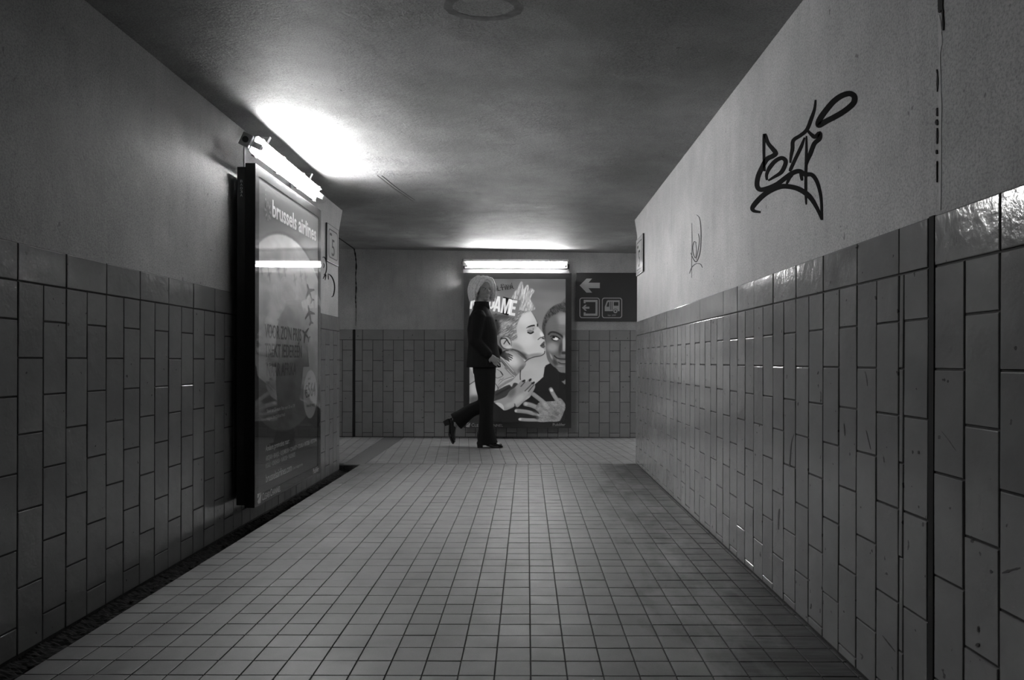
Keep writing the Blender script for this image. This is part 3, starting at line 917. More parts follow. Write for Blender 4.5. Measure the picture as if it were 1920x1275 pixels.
    sp = C.poly(T([(860, 760), (905, 650), (950, 600), (985, 520), (1020, 478), (1042, 570), (1050, 600), (1090, 545), (1118, 540), (1128, 620), (1160, 590), (1212, 628), (1170, 700), (1150, 760), (1190, 830), (1225, 905), (1180, 935), (1100, 950), (1000, 930), (930, 900), (900, 830)]), 192, blur=.7)
    C.streaks(sp, 104, 24, 7.0, .4)
    for q in ([(960, 760), (1000, 640), (1018, 520)], [(1050, 820), (1070, 700), (1105, 570)], [(1130, 800), (1150, 690), (1195, 630)], [(1000, 880), (985, 780), (945, 690)], [(1090, 900), (1085, 800), (1120, 700)]):
        C.stroke(T(q), 1.1, 105, .5, .7)
    for q in ([(980, 800), (1022, 640), (1030, 540)], [(1075, 860), (1100, 740), (1125, 640)]):
        C.stroke(T(q), 1.3, 226, .5, .8)
    # ear
    C.blob(*a1(150, 700), 10.5, 12.8, 45, -25, .25); em = C.mask_poly([(a1(150, 700)[0] + 9.6 * math.cos(t) * math.cos(.45) + 11.8 * math.sin(t) * math.sin(.45), a1(150, 700)[1] - 9.6 * math.cos(t) * math.sin(.45) * -1 + 11.8 * math.sin(t) * math.cos(.45)) for t in np.linspace(0, 6.28, 40)])
    C.blob(*a1(155, 700), 9.4, 11.8, 196, -25, .25); C.stroke(A([(80, 640), (130, 628), (168, 650), (190, 690), (215, 725)]), 2.0, 35, .3)
    C.stroke(A([(168, 655), (140, 690), (122, 720)]), 1.7, 40, .3); C.blob(*a1(200, 770), 5, 3, 214, 0, .8)
    # collar and bodice
    C.poly(A([(-60, 930), (40, 940), (100, 1000), (330, 1290), (-60, 1290)]), 172, smooth=False)
    C.poly(B([(440, -30), (740, -30), (930, 150), (895, 195), (600, 345), (520, 420), (480, 200)]), 176, smooth=False)
    C.stroke(A([(55, 925), (150, 1035), (250, 1160), (325, 1255)]), 7.5, 120, .4); C.stroke(A([(75, 925), (170, 1035), (275, 1165)]), 1.6, 205, .4); C.stroke(A([(40, 945), (135, 1060), (235, 1190), (300, 1270)]), 1.2, 60, .3)
    C.stroke(B([(740, -10), (830, 80), (925, 150)]), 7, 128, .5); C.stroke(B([(925, 160), (760, 240), (600, 345)]), 4.6, 140, .5)
    C.stroke(B([(760, 20), (840, 110), (880, 150), (700, 215), (610, 300)]), .8, 215, .3); C.stroke(B([(840, 150), (690, 210), (600, 300)]), .8, 90, .3)
    C.stroke(B([(520, 120), (570, 170), (630, 160), (680, 120), (640, 60), (580, 20)]), .9, 80, .3); C.stroke(B([(640, 60), (678, 118)]), 1.6, 40, .3)
    C.stroke(B([(610, 230), (640, 190), (660, 205), (690, 170)]), .7, 100, .3)
    C.stroke(B([(500, 210), (600, 350), (530, 420)]), .9, 45, .3)
    # light gap and dark sleeve
    C.poly(B([(915, 130), (965, 80), (985, 45), (1000, 60), (1385, 0), (1380, 150), (1240, 272), (1180, 250), (960, 240), (835, 322), (780, 290)]), 186, smooth=False, blur=.35)
    C.stroke(B([(985, 40), (978, 120), (982, 200)]), 1.4, 20, .3)
    C.poly(B([(500, 440), (600, 380), (780, 290), (830, 325), (870, 260), (940, 275), (900, 350), (800, 430), (740, 520), (500, 610)]), 66, blur=.5); C.stroke(B([(560, 470), (680, 400), (800, 330)]), 3, 45, 1)
    # woman's hand
    wh = C.poly(B([(510, 590), (640, 540), (740, 490), (800, 400), (880, 340), (960, 255), (1010, 212), (1060, 210), (1078, 245), (1120, 195), (1160, 182), (1176, 212), (1172, 250), (1215, 245), (1238, 320), (1205, 400), (1150, 500), (1050, 580), (930, 690), (885, 650), (862, 682), (715, 742), (695, 670), (640, 612)]), 150)
    def wb(x, y, rx, ry, v, ang=0, soft=1.2, al=1): C.blob(*b1(x, y), rx / 9.37, ry / 9.37, v, ang, soft, al, only=wh)
    wb(960, 540, 140, 60, 186, -40); wb(800, 640, 80, 40, 172, -20); wb(830, 420, 60, 90, 110, 30); wb(1080, 430, 60, 40, 170, -50); wb(1120, 540, 40, 60, 190, 35, 1.2, .6)
    for q in ([(990, 320), (1060, 240)], [(1060, 400), (1165, 290), (1180, 250)], [(1120, 410), (1215, 290)]): C.stroke(B(q), 1.3, 50, .35)
    for x, y, an in ((1040, 222, -30), (1150, 205, -50), (1205, 258, -40)): C.blob(*b1(x, y), 3.4, 1.9, 45, an, .5)
    C.stroke(B([(885, 625), (895, 665), (930, 690)]), 1.4, 60, .5)
    # man's hand
    mh = C.poly(B([(1280, 620), (1340, 590), (1450, 580), (1600, 565), (1640, 520), (1700, 545), (1770, 660), (1735, 760), (1700, 850), (1650, 925), (1500, 935), (1300, 938), (1250, 840), (1240, 720)]), 128)
    for q, w in (([(1508, 368), (1560, 470), (1640, 590)], 7.6), ([(1205, 455), (1290, 520), (1400, 610)], 7.8), ([(1070, 625), (1180, 650), (1330, 720)], 8.6), ([(915, 745), (1100, 765), (1330, 830)], 7.4), ([(980, 895), (1120, 905), (1350, 905)], 6.2)):
        C.stroke(B(q), w, 132, .4); C.stroke([(x, y - w * .16) for x, y in B(q)], w * .4, 158, 1.2, .8)
    C.blob(*b1(1520, 385), 3.0, 2.6, 205, 40, .6); C.blob(*b1(1080, 625), 3.2, 3.0, 178, 0, .6); C.blob(*b1(905, 748), 2.2, 2.0, 190, 0, .6); C.blob(*b1(975, 895), 2.6, 2.0, 190, 0, .6)
    for x, y, v in ((1400, 620, 175), (1440, 680, 172), (1410, 780, 160), (1560, 620, 165), (1690, 620, 150), (1250, 650, 90), (1240, 755, 40), (1260, 860, 40), (1600, 790, 85), (1540, 860, 90)): C.blob(*b1(x, y), 5.5, 3.2, v, 30, 1.4, .7, only=None if v < 60 else mh)
    C.streaks(mh, 20, 9, 1.0, .3)
    C.stroke(B([(1240, 742), (1300, 790)]), 1.6, 30, .6); C.stroke(B([(1110, 858), (1250, 860)]), 2.4, 29, .5); C.stroke(B([(1230, 590), (1270, 625)]), 2, 29, .4)
    # arm at the far left of the poster
    C.poly(B([(60, 20), (120, 10), (216, 200), (330, 320), (330, 560), (220, 640), (115, 705), (60, 700)]), 150, blur=.5); C.blob(*b1(190, 350), 7, 14, 188, 0, 1.3); C.blob(*b1(190, 560), 12, 8, 90, 0, 1.2)
    C.stroke(B([(100, 290), (160, 250), (225, 205)]), 1.3, 45, .3)
    return C

def lightbox(root, o, u, n, wid, z0, z1, wb0, wall_gap, parts_mat):
    """o = point of the front lower left corner at z 0; u along the wall, n out of the wall. Returns placing helpers"""
    u, n = Vector(u), Vector(n); o = Vector(o); k = Vector((0, 0, 1))
    def P(a, b, d): return o + u * a + k * b + n * d
    def slab(name, a0, b0, d0, a1, b1, d1, mat, bevel=.003, parent=root, **kw):
        bm = bmesh.new()
        r = bmesh.ops.create_cube(bm, size=1)
        bmesh.ops.transform(bm, matrix=Matrix.Translation(((a0 + a1) / 2, (d0 + d1) / 2, (b0 + b1) / 2)) @ Matrix.Diagonal((abs(a1 - a0), abs(d1 - d0), abs(b1 - b0), 1)), verts=r['verts'])
        if bevel: bmesh.ops.bevel(bm, geom=list(bm.edges), offset=bevel, segments=2, affect='EDGES', profile=.5)
        for v in bm.verts:
            v.co = P(v.co.x, v.co.z, v.co.y)
        return obj(name, mesh(name, bm), mat, parent, **kw)
    slab('back_case', .004, z0 + .012, -.103, wid - .004, z1 - .018, -.0576, M['black'])
    bm = bmesh.new()
    ring = lambda m: [(m, z0 + m), (wid - m, z0 + m), (wid - m, z1 - m), (m, z1 - m)]
    fw = wb0
    add_ring(bm, ring(0), ring(fw), P(0, 0, -.0576), u, k, n, .052)
    obj('door_frame', mesh('door_frame', bm), parts_mat, root)
    slab('back_board', fw - .01, z0 + fw - .01, -.0572, wid - fw + .01, z1 - fw + .01, -.0095, M['black'], bevel=0)
    slab('glass_pane', .002, z0 + .002, -.0045, wid - .002, z1 - .002, 0, M['glass'], bevel=0)
    bm = bmesh.new()
    for zz in (z0 + .5, z1 - .5):
        for aa in (.25, wid - .25):
            b0 = P(aa - .05, zz - .05, -wall_gap); b1 = P(aa + .05, zz + .05, -.1029)
            add_box(bm, [min(b0[i], b1[i]) for i in range(3)], [max(b0[i], b1[i]) for i in range(3)])
    each('wall_mount', bm, M['black'], root)
    return P

# back wall case: x -.7085 .. .4968, front at y 8.23
back = thing('advert_case', 'framed advert case on the back wall with a kissing couple poster', 'advertisement', (-.106, YB, .121))
back_inv = back.matrix_world
def reparent(root, loc):
    for ch in root.children:
        pass
BW = 1.2053
P = lightbox(back, (-.7085 + .106, 8.23 - YB, -.121), (1, 0, 0), (0, -1, 0), BW, .121, 1.855, .066, .150, M['frame_back'])
CP = paint_portrait()
S = 8.262 / F
px0, px1 = (880.8 - 988) * S + .7085 - .004, (1058 - 988) * S + .7085 + .004
pz1, pz0 = EYE + (677 - 522.8) * S + .004, EYE + (677 - 791.0) * S - .004
px0, px1, pz0, pz1 = .064, BW - .064, .185, 1.791
poster = sheet('poster', CP, P(px0, pz1, -.0085), Vector((px1 - px0, 0, 0)), Vector((0, 0, -(pz1 - pz0))), parent=back, mat=M['print_glow'], label='black and white portrait print of a young woman kissing a smiling man')
def on_poster(px, py, d=-.0075):
    a = px0 + (px - 880.8) / (1058 - 880.8) * (px1 - px0); b = pz1 - (py - 522.8) / (791 - 522.8) * (pz1 - pz0)
    return P(a, b, d)
mp = (px1 - px0) / (1058 - 880.8)      # metres per unit
ux, uz, un = Vector((1, 0, 0)), Vector((0, 0, 1)), Vector((0, -1, 0))
an = R(8); du = Vector((math.cos(an), 0, math.sin(an))); dv = Vector((-math.sin(an), 0, math.cos(an)))
lettering('lettering', 'Jean Paul', on_poster(911, 542.8), du, dv, un, 49 * mp, 5.6 * mp, M['dark_text'], poster)
lettering('lettering', 'GAULTIER', on_poster(905, 549.3), du, dv, un, 59 * mp, 5.6 * mp, M['dark_text'], poster, bold=.03)
an = R(-7.5); du = Vector((math.cos(an), 0, math.sin(an))); dv = Vector((-math.sin(an), 0, math.cos(an)))
bm = bmesh.new()
for pts in ([(938.5, 587), (943, 556), (960, 560.5), (956, 591.5)],):
    add_prism(bm, [((x - 900), -(y - 540)) for x, y in pts], on_poster(900, 540, -.0079), ux * mp, uz * mp, un, .0004)
obj('print_patch', mesh('print_patch', bm), M['dark_text'], poster)
bm = bmesh.new()
add_prism(bm, [((x - 900), -(y - 540)) for x, y in [(952, 592), (958, 559), (974, 562.5), (969, 596)]], on_poster(900, 540, -.0081), ux * mp, uz * mp, un, .0004)
obj('print_patch', mesh('print_patch', bm), M['grey_glow'], poster)
def block_letter(ch, w, h):
    s = w * .34
    if ch == 'D': return [[(0, 0), (w * .62, 0), (w, h * .16), (w, h * .84), (w * .62, h), (0, h)]], [[(s, h * .16), (w * .56, h * .16), (w * .64, h * .24), (w * .64, h * .76), (w * .56, h * .84), (s, h * .84)]]
    if ch == 'A': return [[(0, 0), (w * .30, 0), (w * .37, h * .2), (w * .63, h * .2), (w * .70, 0), (w, 0), (w * .68, h), (w * .32, h)]], [[(w * .42, h * .36), (w * .58, h * .36), (w * .5, h * .78)]]
    if ch == 'M': return [[(0, 0), (w * .24, 0), (w * .24, h * .66), (w * .42, 0), (w * .58, 0), (w * .76, h * .66), (w * .76, 0), (w, 0), (w, h), (w * .68, h), (w * .5, h * .42), (w * .32, h), (0, h)]], []
    return [[(0, 0), (w, 0), (w, h * .18), (w * .42, h * .18), (w * .42, h * .41), (w * .9, h * .41), (w * .9, h * .59), (w * .42, h * .59), (w * .42, h * .82), (w, h * .82), (w, h), (0, h)]], []
for ch, x, y, w, h in (('M', 881, 579, 17, 25), ('A', 898, 577, 14, 24), ('D', 914, 578.5, 11.5, 24.5), ('A', 923.5, 583.5, 13.5, 28.5), ('M', 937.6, 586.5, 16.5, 27.5), ('E', 953, 590.8, 11.5, 28.5)):
    fill, hole = block_letter(ch, w * mp, h * mp)
    bm = bmesh.new(); sh = lambda ps: [(a + .03 * b, b) for a, b in ps]
    for ps in fill: add_prism(bm, sh(ps), on_poster(x, y, -.0076), du, dv, un, .0005)
    obj('lettering', mesh('lettering', bm), M['white_glow'], poster)
    if hole:
        bm = bmesh.new()
        for ps in hole: add_prism(bm, sh(ps), on_poster(x, y, -.00705), du, dv, un, .0003)
        obj('letter_hole', mesh('letter_hole', bm), M['grey_glow'], poster)

def clear_logo(P, a, b, s, u, n, parent, width):
    k = Vector((0, 0, 1))
    bm = bmesh.new()
    add_prism(bm, [(0, s * .25), (s * .2, 0), (s * .8, 0), (s, s * .7), (s * .95, s), (s * .55, s * .62), (s * .2, s * .45)], P(a, b, -.0052), u, k, n, .0006)
    add_prism(bm, [(0, s * .6), (s * .25, s * .62), (s * .75, s * .98), (0, s)], P(a, b, -.0052), u, k, n, .0006)
    obj('emblem', mesh('emblem', bm), M['white_text'], parent, kind='stuff')
    cap = s * .72
    w1 = width
    lettering('lettering', 'C', P(a + s * 1.25, b + s * .12, -.0052), u, k, n, w1 * .085, cap, M['white_text'], parent)
    lettering('lettering', 'LEAR', P(a + s * 1.25 + w1 * .10, b + s * .12, -.0052), u, k, n, w1 * .29, cap * .78, M['white_text'], parent)
    lettering('lettering', 'C', P(a + s * 1.25 + w1 * .42, b + s * .12, -.0052), u, k, n, w1 * .085, cap, M['white_text'], parent)
    lettering('lettering', 'HANNEL', P(a + s * 1.25 + w1 * .52, b + s * .12, -.0052), u, k, n, w1 * .46, cap * .78, M['white_text'], parent)
bf = [c for c in back.children if c.name.startswith('door_frame')][0]
clear_logo(P, .025, .128, .052, ux, un, bf, .36)
lettering('lettering', 'Publifer', P(BW - .205, .146, -.0052), ux, uz, un, .14, .030, M['white_text'], bf)

# left wall case: front face x = -1.41, y 3.83 .. 5.047
LW = 1.217
left = thing('advert_case', 'tall black advert case jutting from the left wall, with an airline poster', 'advertisement', (XL, 4.4385, .1016))
oL = Vector((-1.41, 3.83, 0)) - Vector(left.location)
uL, nL = Vector((0, 1, 0)), Vector((1, 0, 0))
PL = lightbox(left, oL, uL, nL, LW, .1016, 1.897, .055, .146, M['frame'])
def Q(Y, Z, d=-.0075): return PL(Y - 3.83, Z, d)
def paint_airline():
    y0, y1, z0, z1 = 3.83 + .053, 3.83 + LW - .053, .17, 1.842
    C = Canvas(y0, -z1, y1, -z0, 260, 420, 70)       # canvas axis Y = -Z
    Z = -C.Y
    C.a = 42 + 34 * np.clip((Z - .4) / 1.2, 0, 1) + 14 * ((C.X - 4.4) * .8)
    e = ((C.X - 4.38) / .82) ** 2 + ((Z - 1.03) / .575) ** 2
    m = (e < 1).astype(float)
    inner = 92 + 130 * np.clip((Z - .72) / .5, 0, 1)
    C.put(((e < 1.06).astype(float)), 34, .9, .004)
    C.put(m, inner, 1, .004)
    C.streaks(C.blur(m, .02) * m, 10, 6, .05, .012)
    for q in range(26):
        C.blob(random.uniform(3.9, 4.95), -random.uniform(1.1, 1.55), random.uniform(.04, .14), random.uniform(.02, .06), random.uniform(130, 225), random.uniform(-30, 30), 1.4, .35, only=m)
    for q in range(30):
        C.blob(random.uniform(3.95, 4.9), -random.uniform(.5, .95), random.uniform(.03, .12), random.uniform(.03, .10), random.uniform(45, 100), random.uniform(-60, 60), 1.3, .4, only=m)
    for x in (3.93, 4.05, 4.2, 4.31, 4.5, 4.62, 4.72):
        z = 1.37 + random.uniform(-.03, .03)
        C.stroke([(x - .02, -z - .03), (x + .01, -z + .03)], .012, 110, .006, .6); C.stroke([(x - .03, -z + .01), (x + .03, -z - .015)], .010, 110, .006, .6)
    C.blob(4.826, -.649, .153, .158, 160, 0, .06)
    C.stroke([(4.60, -.75), (4.72, -.62), (4.84, -.55)], .0, 60)
    return C, (y0, y1, z0, z1)
CA, (ya, yb, za, zb) = paint_airline()
pl = sheet('poster', CA, Q(ya, zb, -.0085), (0, yb - ya, 0), (0, 0, -(zb - za)), parent=left, mat=M['print'], label='airline advert print with a pale oval and dark headlines')
KL = 1.0219
def QL(Y, Z): return Q(Y * KL, .87 + (Z - .87) * KL)
def lt(body, Y, Z, w, cap, mat, **kw): return lettering('lettering', body, QL(Y, Z), uL, uz, nL, w * KL, cap * KL, mat, pl, **kw)
lt('brussels airlines', 4.005, 1.655, .83, .088, M['white_text'], bold=.02)
lt("VOOR ZO'N PRIJS", 3.895, .990, .63, .072, M['dark_text'], bold=.012)
lt('TREKT IEDEREEN', 3.895, .888, .64, .072, M['dark_text'], bold=.012)
lt('NAAR AFRIKA', 3.925, .784, .50, .072, M['dark_text'], bold=.012)
lt('vanaf', 4.66, .748, .06, .018, M['dark_text']); lt('€', 4.60, .635, .06, .075, M['dark_text']); lt('564', 4.665, .640, .165, .088, M['dark_text'], bold=.01)
lt('heen & terug', 4.635, .575, .175, .020, M['dark_text'])
lt("*Boek tot 25 maart. Reis voor 30 mei '09", 3.92, .590, .48, .020, M['grey_text']); lt('volgens beschikbaarheid', 3.92, .552, .30, .020, M['grey_text'])
lt('Andere promoties naar:', 3.91, .386, .39, .030, M['white_text'], bold=.01)
lt('ABIDJAN • BANJUL • BUJUMBURA • CONAKRY • DOUALA • ENTEBBE • FREETOWN', 3.91, .335, .95, .025, M['grey_text'], bold=.01)
lt('KIGALI • KINSHASA • NAIROBI • YAOUNDE', 3.91, .296, .50, .025, M['grey_text'], bold=.01)
lt('brusselsairlines.com', 3.915, .220, .43, .042, M['white_text'], bold=.008); lt('of uw reisagentschap', 4.36, .222, .20, .017, M['grey_text'])
bm = bmesh.new()
for (ang, rr, s) in [(a, r, s) for r, s in ((.030, .0075), (.044, .009)) for a in range(0, 360, 45)]:
    cy, cz = 3.935 + rr * math.cos(R(ang)), 1.668 + rr * math.sin(R(ang))
    add_prism(bm, [(s * math.cos(t), s * math.sin(t)) for t in np.linspace(0, 6.283, 9)[:-1]], QL(cy, cz), uL, uz, nL, .0004)
for q in range(4):
    s = .008 - q * .001
    add_prism(bm, [(s * math.cos(t), s * math.sin(t)) for t in np.linspace(0, 6.283, 9)[:-1]], QL(3.90, 1.70 + q * .024), uL, uz, nL, .0004)
obj('emblem', mesh('emblem', bm), plain('grey_dots', .16, .5), pl, label='small letter made of grey dots')
plane_shape = [(0, .5), (.06, .42), (.07, .2), (.5, -.02), (.5, -.1), (.07, .02), (.05, -.3), (.2, -.42), (.2, -.48), (0, -.42), (-.2, -.48), (-.2, -.42), (-.05, -.3), (-.07, .02), (-.5, -.1), (-.5, -.02), (-.07, .2), (-.06, .42)]
for Y, Z, s, ang in ((4.70, 1.30, .12, 35), (4.70, 1.16, .12, 20), (4.62, 1.03, .10, 60), (4.46, 1.32, .0, 0)):
    if not s: continue
    c, q = math.cos(R(ang)), math.sin(R(ang))
    bm = bmesh.new(); add_prism(bm, [((x * c - z * q) * s * 1.9, (x * q + z * c) * s * 1.15) for x, z in plane_shape], QL(Y, Z), uL, uz, nL, .0004)
    obj('plane_icon', mesh('plane_icon', bm), M['dark_text'], pl)
lf = [c for c in left.children if c.name.startswith('door_frame')][0]
clear_logo(PL, .04, .112, .055, uL, nL, lf, .30)
lettering('lettering', 'Publifer', PL(LW - .165, .118, -.0052), uL, uz, nL, .13, .034, M['white_text'], lf)
lc = [c for c in left.children if c.name.startswith('back_case')][0]
for i, ch in enumerate('BA03A'):
    lettering('lettering', ch, Vector((-1.496, 3.8335, 1.797 - i * .0185)) - Vector(left.location), (1, 0, 0), (0, 0, 1), (0, -1, 0), .0125, .0135, plain('pale_stencil', .35, .5) if i == 0 else D.materials['pale_stencil'], lc)

# ------------------------------------------------------------------ signs
YS = YB - .035
SS = YS / F
sg = thing('wayfinding_sign', 'dark enamel sign on the back wall with a left arrow above exit and bus symbols', 'sign', ((1080 - 988) * SS, YB, EYE + (677 - 602) * SS))
def sp(px, py, d=0): return Vector(((px - 988) * SS, YS - d, EYE + (677 - py) * SS)) - Vector(sg.location)
bm = bmesh.new(); add_box(bm, sp(1080, 602) , sp(1232, 511) + Vector((0, .022, 0)), bevel=.003)
obj('sign_panel', mesh('sign_panel', bm), M['sign_dark'], sg)
def sign_poly(name, pts, mat, d, k=9.807, ox=1060, oy=490, t=.0012):
    bm = bmesh.new()
    o = sp(ox, oy, d)
    add_prism(bm, [(x / k * SS, -y / k * SS) for x, y in pts], o, ux, uz, un, t)
    return obj(name, mesh(name, bm), mat, sg)
sign_poly('arrow', [(260, 440), (385, 315), (488, 315), (420, 390), (630, 390), (630, 490), (420, 490), (488, 572), (385, 572)], M['sign_grey'], 0)
for x0 in (258, 670):
    bm = bmesh.new(); kk = SS / 9.807
    A_ = [(x * kk, -y * kk) for x, y in rrect(x0, 665, x0 + 372, 1040, 46)]; B_ = [(x * kk, -y * kk) for x, y in rrect(x0 + 15, 680, x0 + 357, 1025, 34)]
    add_ring(bm, A_, B_, sp(1060, 490), ux, uz, un, .0012)
    obj('pictogram_border', mesh('pictogram_border', bm), M['sign_grey'], sg)
sign_poly('exit_bracket', [(335, 705), (590, 705), (590, 998), (335, 998), (335, 935), (370, 935), (370, 958), (552, 958), (552, 745), (370, 745), (370, 768), (335, 768)], M['sign_grey'], 0)
sign_poly('exit_arrow', [(303, 850), (360, 797), (390, 797), (362, 832), (440, 832), (440, 868), (362, 868), (390, 905), (360, 905)], M['sign_grey'], 0)
bus = sign_poly('bus_symbol', [(722, 830), (760, 725), (780, 712), (995, 712), (995, 912), (722, 912)], M['sign_grey'], 0)
for pts in ([(752, 830), (780, 745), (802, 745), (802, 830)], [(820, 738), (832, 738), (832, 890), (820, 890)], [(850, 738), (862, 738), (862, 890), (850, 890)], [(888, 745), (972, 745), (972, 812), (888, 812)], [(918 + 46 * math.cos(t), 912 + 46 * math.sin(t)) for t in np.linspace(0, 6.283, 25)[:-1]]):
    sign_poly('bus_window' if len(pts) < 9 else 'wheel_gap', pts, M['sign_dark'], .0012, t=.0006)
sign_poly('wheel', [(918 + 38 * math.cos(t), 912 + 38 * math.sin(t)) for t in np.linspace(0, 6.283, 25)[:-1]], M['sign_grey'], .0018, t=.0006)
sign_poly('wheel_hub', [(918 + 16 * math.cos(t), 912 + 16 * math.sin(t)) for t in np.linspace(0, 6.283, 17)[:-1]], M['sign_dark'], .0024, t=.0006)
lettering('lettering', 'lijn 297', sp(1060 + 780 / 9.807, 490 + 1000 / 9.807), ux, uz, un, 150 / 9.807 * SS, 26 / 9.807 * SS, M['sign_grey'], sg)

plate_ink = plain('faded_plate_ink', .14, .10)
def number_plate(label, x, y0, y1, z0, z1, right):
    n = Vector((-1, 0, 0)) if right else Vector((1, 0, 0)); u = Vector((0, -1, 0)) if right else Vector((0, 1, 0))
    a0 = y1 if right else y0
    t = thing('number_plate', label, 'sign', (x, (y0 + y1) / 2, z0))
    o = Vector((x, a0, z0)) - Vector(t.location); w = y1 - y0; h = z1 - z0
    bm = bmesh.new(); add_prism(bm, [(0, 0), (w, 0), (w, h), (0, h)], o, u, uz, n, .012)
    obj('plate_back', mesh('plate_back', bm), M['black'], t)
    bm = bmesh.new(); add_prism(bm, rrect(.006, .006, w - .006, h - .006, .01, 3), o + n * .012, u, uz, n, .002)
    obj('plate_face', mesh('plate_face', bm), M['sign_white'], t)
    bm = bmesh.new(); add_ring(bm, rrect(.04, .035, w - .04, h - .035, .03), rrect(.048, .043, w - .048, h - .043, .024), o + n * .014, u, uz, n, .0008)
    obj('plate_border', mesh('plate_border', bm), plate_ink, t)
    bm = bmesh.new(); add_prism(bm, rrect(.07, h - .085, .13, h - .065, .004, 2), o + n * .014, u, uz, n, .0008)
    obj('plate_mark', mesh('plate_mark', bm), plate_ink, t)
    lettering('lettering', '5', o + n * .014 + u * (w * .36) + uz * (h * .20), u, uz, n, w * .26, h * .44, plate_ink, t)
number_plate('small white number plate on the left wall beside the tall advert case', XL - PROUD, 5.69, 6.035, 1.641, 1.938, False)
number_plate('small bright number plate at the far end of the right wall', XR + PROUD, 5.90, 6.255, 1.592, 1.898, True)

# ------------------------------------------------------------------ the walking person
def ell_loft(bm, rings, seg=20):
    """rings: (centre, rx, ry, axis_u, axis_v)"""
    L = []
    for c, rx, ry, au, av in rings:
        c, au, av = Vector(c), Vector(au), Vector(av)
        L.append([bm.verts.new(c + au * (rx * math.cos(t)) + av * (ry * math.sin(t))) for t in [2 * math.pi * i / seg for i in range(seg)]])
    for a, b in zip(L[:-1], L[1:]):
        for i in range(seg): bm.faces.new((a[i], a[(i + 1) % seg], b[(i + 1) % seg], b[i]))
    bm.faces.new(L[0][::-1]); bm.faces.new(L[-1])
def limb(bm, pts, radii, seg=16, squash=1.0):
    P = [Vector(p) for p in pts]
    Q_ = catmull([(*p, r) for p, r in zip(P, radii)], 4)
    rings = []
    for i, q in enumerate(Q_):
        a = Vector(Q_[max(0, i - 1)][:3]); b = Vector(Q_[min(len(Q_) - 1, i + 1)][:3]); d = (b - a).normalized()
        s = Vector((0, 1, 0)) if abs(d.y) < .8 else Vector((1, 0, 0))
        u = s.cross(d).normalized(); v = d.cross(u).normalized()
        rings.append((Vector(q[:3]), q[3], q[3] * squash, u, v))
    c0, r0 = rings[0][0], rings[0][1]; c1, r1 = rings[-1][0], rings[-1][1]
    d0 = (rings[1][0] - c0).normalized(); d1 = (c1 - rings[-2][0]).normalized()
    rings = [(c0 - d0 * r0 * .7, r0 * .5, r0 * .5 * squash, rings[0][3], rings[0][4])] + rings + [(c1 + d1 * r1 * .7, r1 * .5, r1 * .5 * squash, rings[-1][3], rings[-1][4])]
    ell_loft(bm, rings, seg)
def ellipsoid(bm, c, r, rot=None):
    q = bmesh.ops.create_icosphere(bm, subdivisions=3, radius=1)
    mt = Matrix.Translation(c) @ (rot or Matrix.Identity(4)) @ Matrix.Diagonal((*r, 1))
    bmesh.ops.transform(bm, matrix=mt, verts=q['verts'])
def fuse(name, bm, voxel, smooth=4, mat=None, parent=None, label=None):
    me = mesh(name, bm)
    o = D.objects.new(name + '_source', me); COL.objects.link(o)
    m = o.modifiers.new('r', 'REMESH'); m.mode = 'VOXEL'; m.voxel_size = voxel; m.use_smooth_shade = True
    s = o.modifiers.new('s', 'SMOOTH'); s.iterations = smooth; s.factor = .5
    dg = bpy.context.evaluated_depsgraph_get()
    out = D.meshes.new_from_object(o.evaluated_get(dg))
    D.objects.remove(o)
    for p in out.polygons: p.use_smooth = True
    out.materials.clear()
    return obj(name, out, mat, parent, label=label)

person = thing('person', 'person in a black coat and flared black trousers striding right before the framed advert', 'person', (-.411, 7.457, 0))
# local axes: x = walking direction, y = away from the camera, z up
Hc = Vector((-.035, .0, 1.585))                      # centre of the head
HR = Matrix.Rotation(R(-52), 4, 'Z')                 # face (local +x) turned towards the camera
def hp(x, y, z): return Hc + (HR @ Vector((x, y, z)))
def hand(bm, wrist, direction, palm_n, s=1.0, curl=.9):
    """palm with five bent fingers"""
    w = Vector(wrist); d = Vector(direction).normalized(); n = Vector(palm_n).normalized(); a = d.cross(n).normalized()
    limb(bm, [w, w + d * .045 * s, w + d * .085 * s], [.024 * s, .034 * s, .034 * s], 12, .5)
    for i, (off, L) in enumerate(((-.033, .068), (-.011, .078), (.011, .073), (.032, .056))):
        base = w + d * .085 * s + a * off * s
        p = [base]; dd = d.copy()
        for k in range(3):
            dd = (Matrix.Rotation(-curl * .45, 3, a) @ dd) if True else dd
            p.append(p[-1] + dd * L * s * (.42, .32, .26)[k])
        limb(bm, p, [.0088 * s, .0082 * s, .0075 * s, .0065 * s], 8)
    tb = w + d * .03 * s - a * .028 * s
    limb(bm, [tb, tb + (d * .6 - a * .7).normalized() * .035 * s, tb + (d * .9 - a * .6 + n * .3).normalized() * .062 * s], [.013 * s, .0105 * s, .008 * s], 8)
bm = bmesh.new()
# torso and neck
ell_loft(bm, [((-.02, 0, .80), .10, .15, (1, 0, 0), (0, 1, 0)), ((-.03, 0, .90), .11, .165, (1, 0, 0), (0, 1, 0)), ((-.03, 0, 1.03), .095, .135, (1, 0, 0), (0, 1, 0)), ((-.04, 0, 1.18), .11, .15, (1, 0, 0), (0, 1, 0)), ((-.05, 0, 1.31), .10, .17, (1, 0, 0), (0, 1, 0)), ((-.05, 0, 1.38), .07, .12, (1, 0, 0), (0, 1, 0)), ((-.05, 0, 1.41), .05, .06, (1, 0, 0), (0, 1, 0))])
limb(bm, [(-.055, 0, 1.36), (-.05, 0, 1.43), (-.045, 0, 1.50)], [.058, .052, .052])
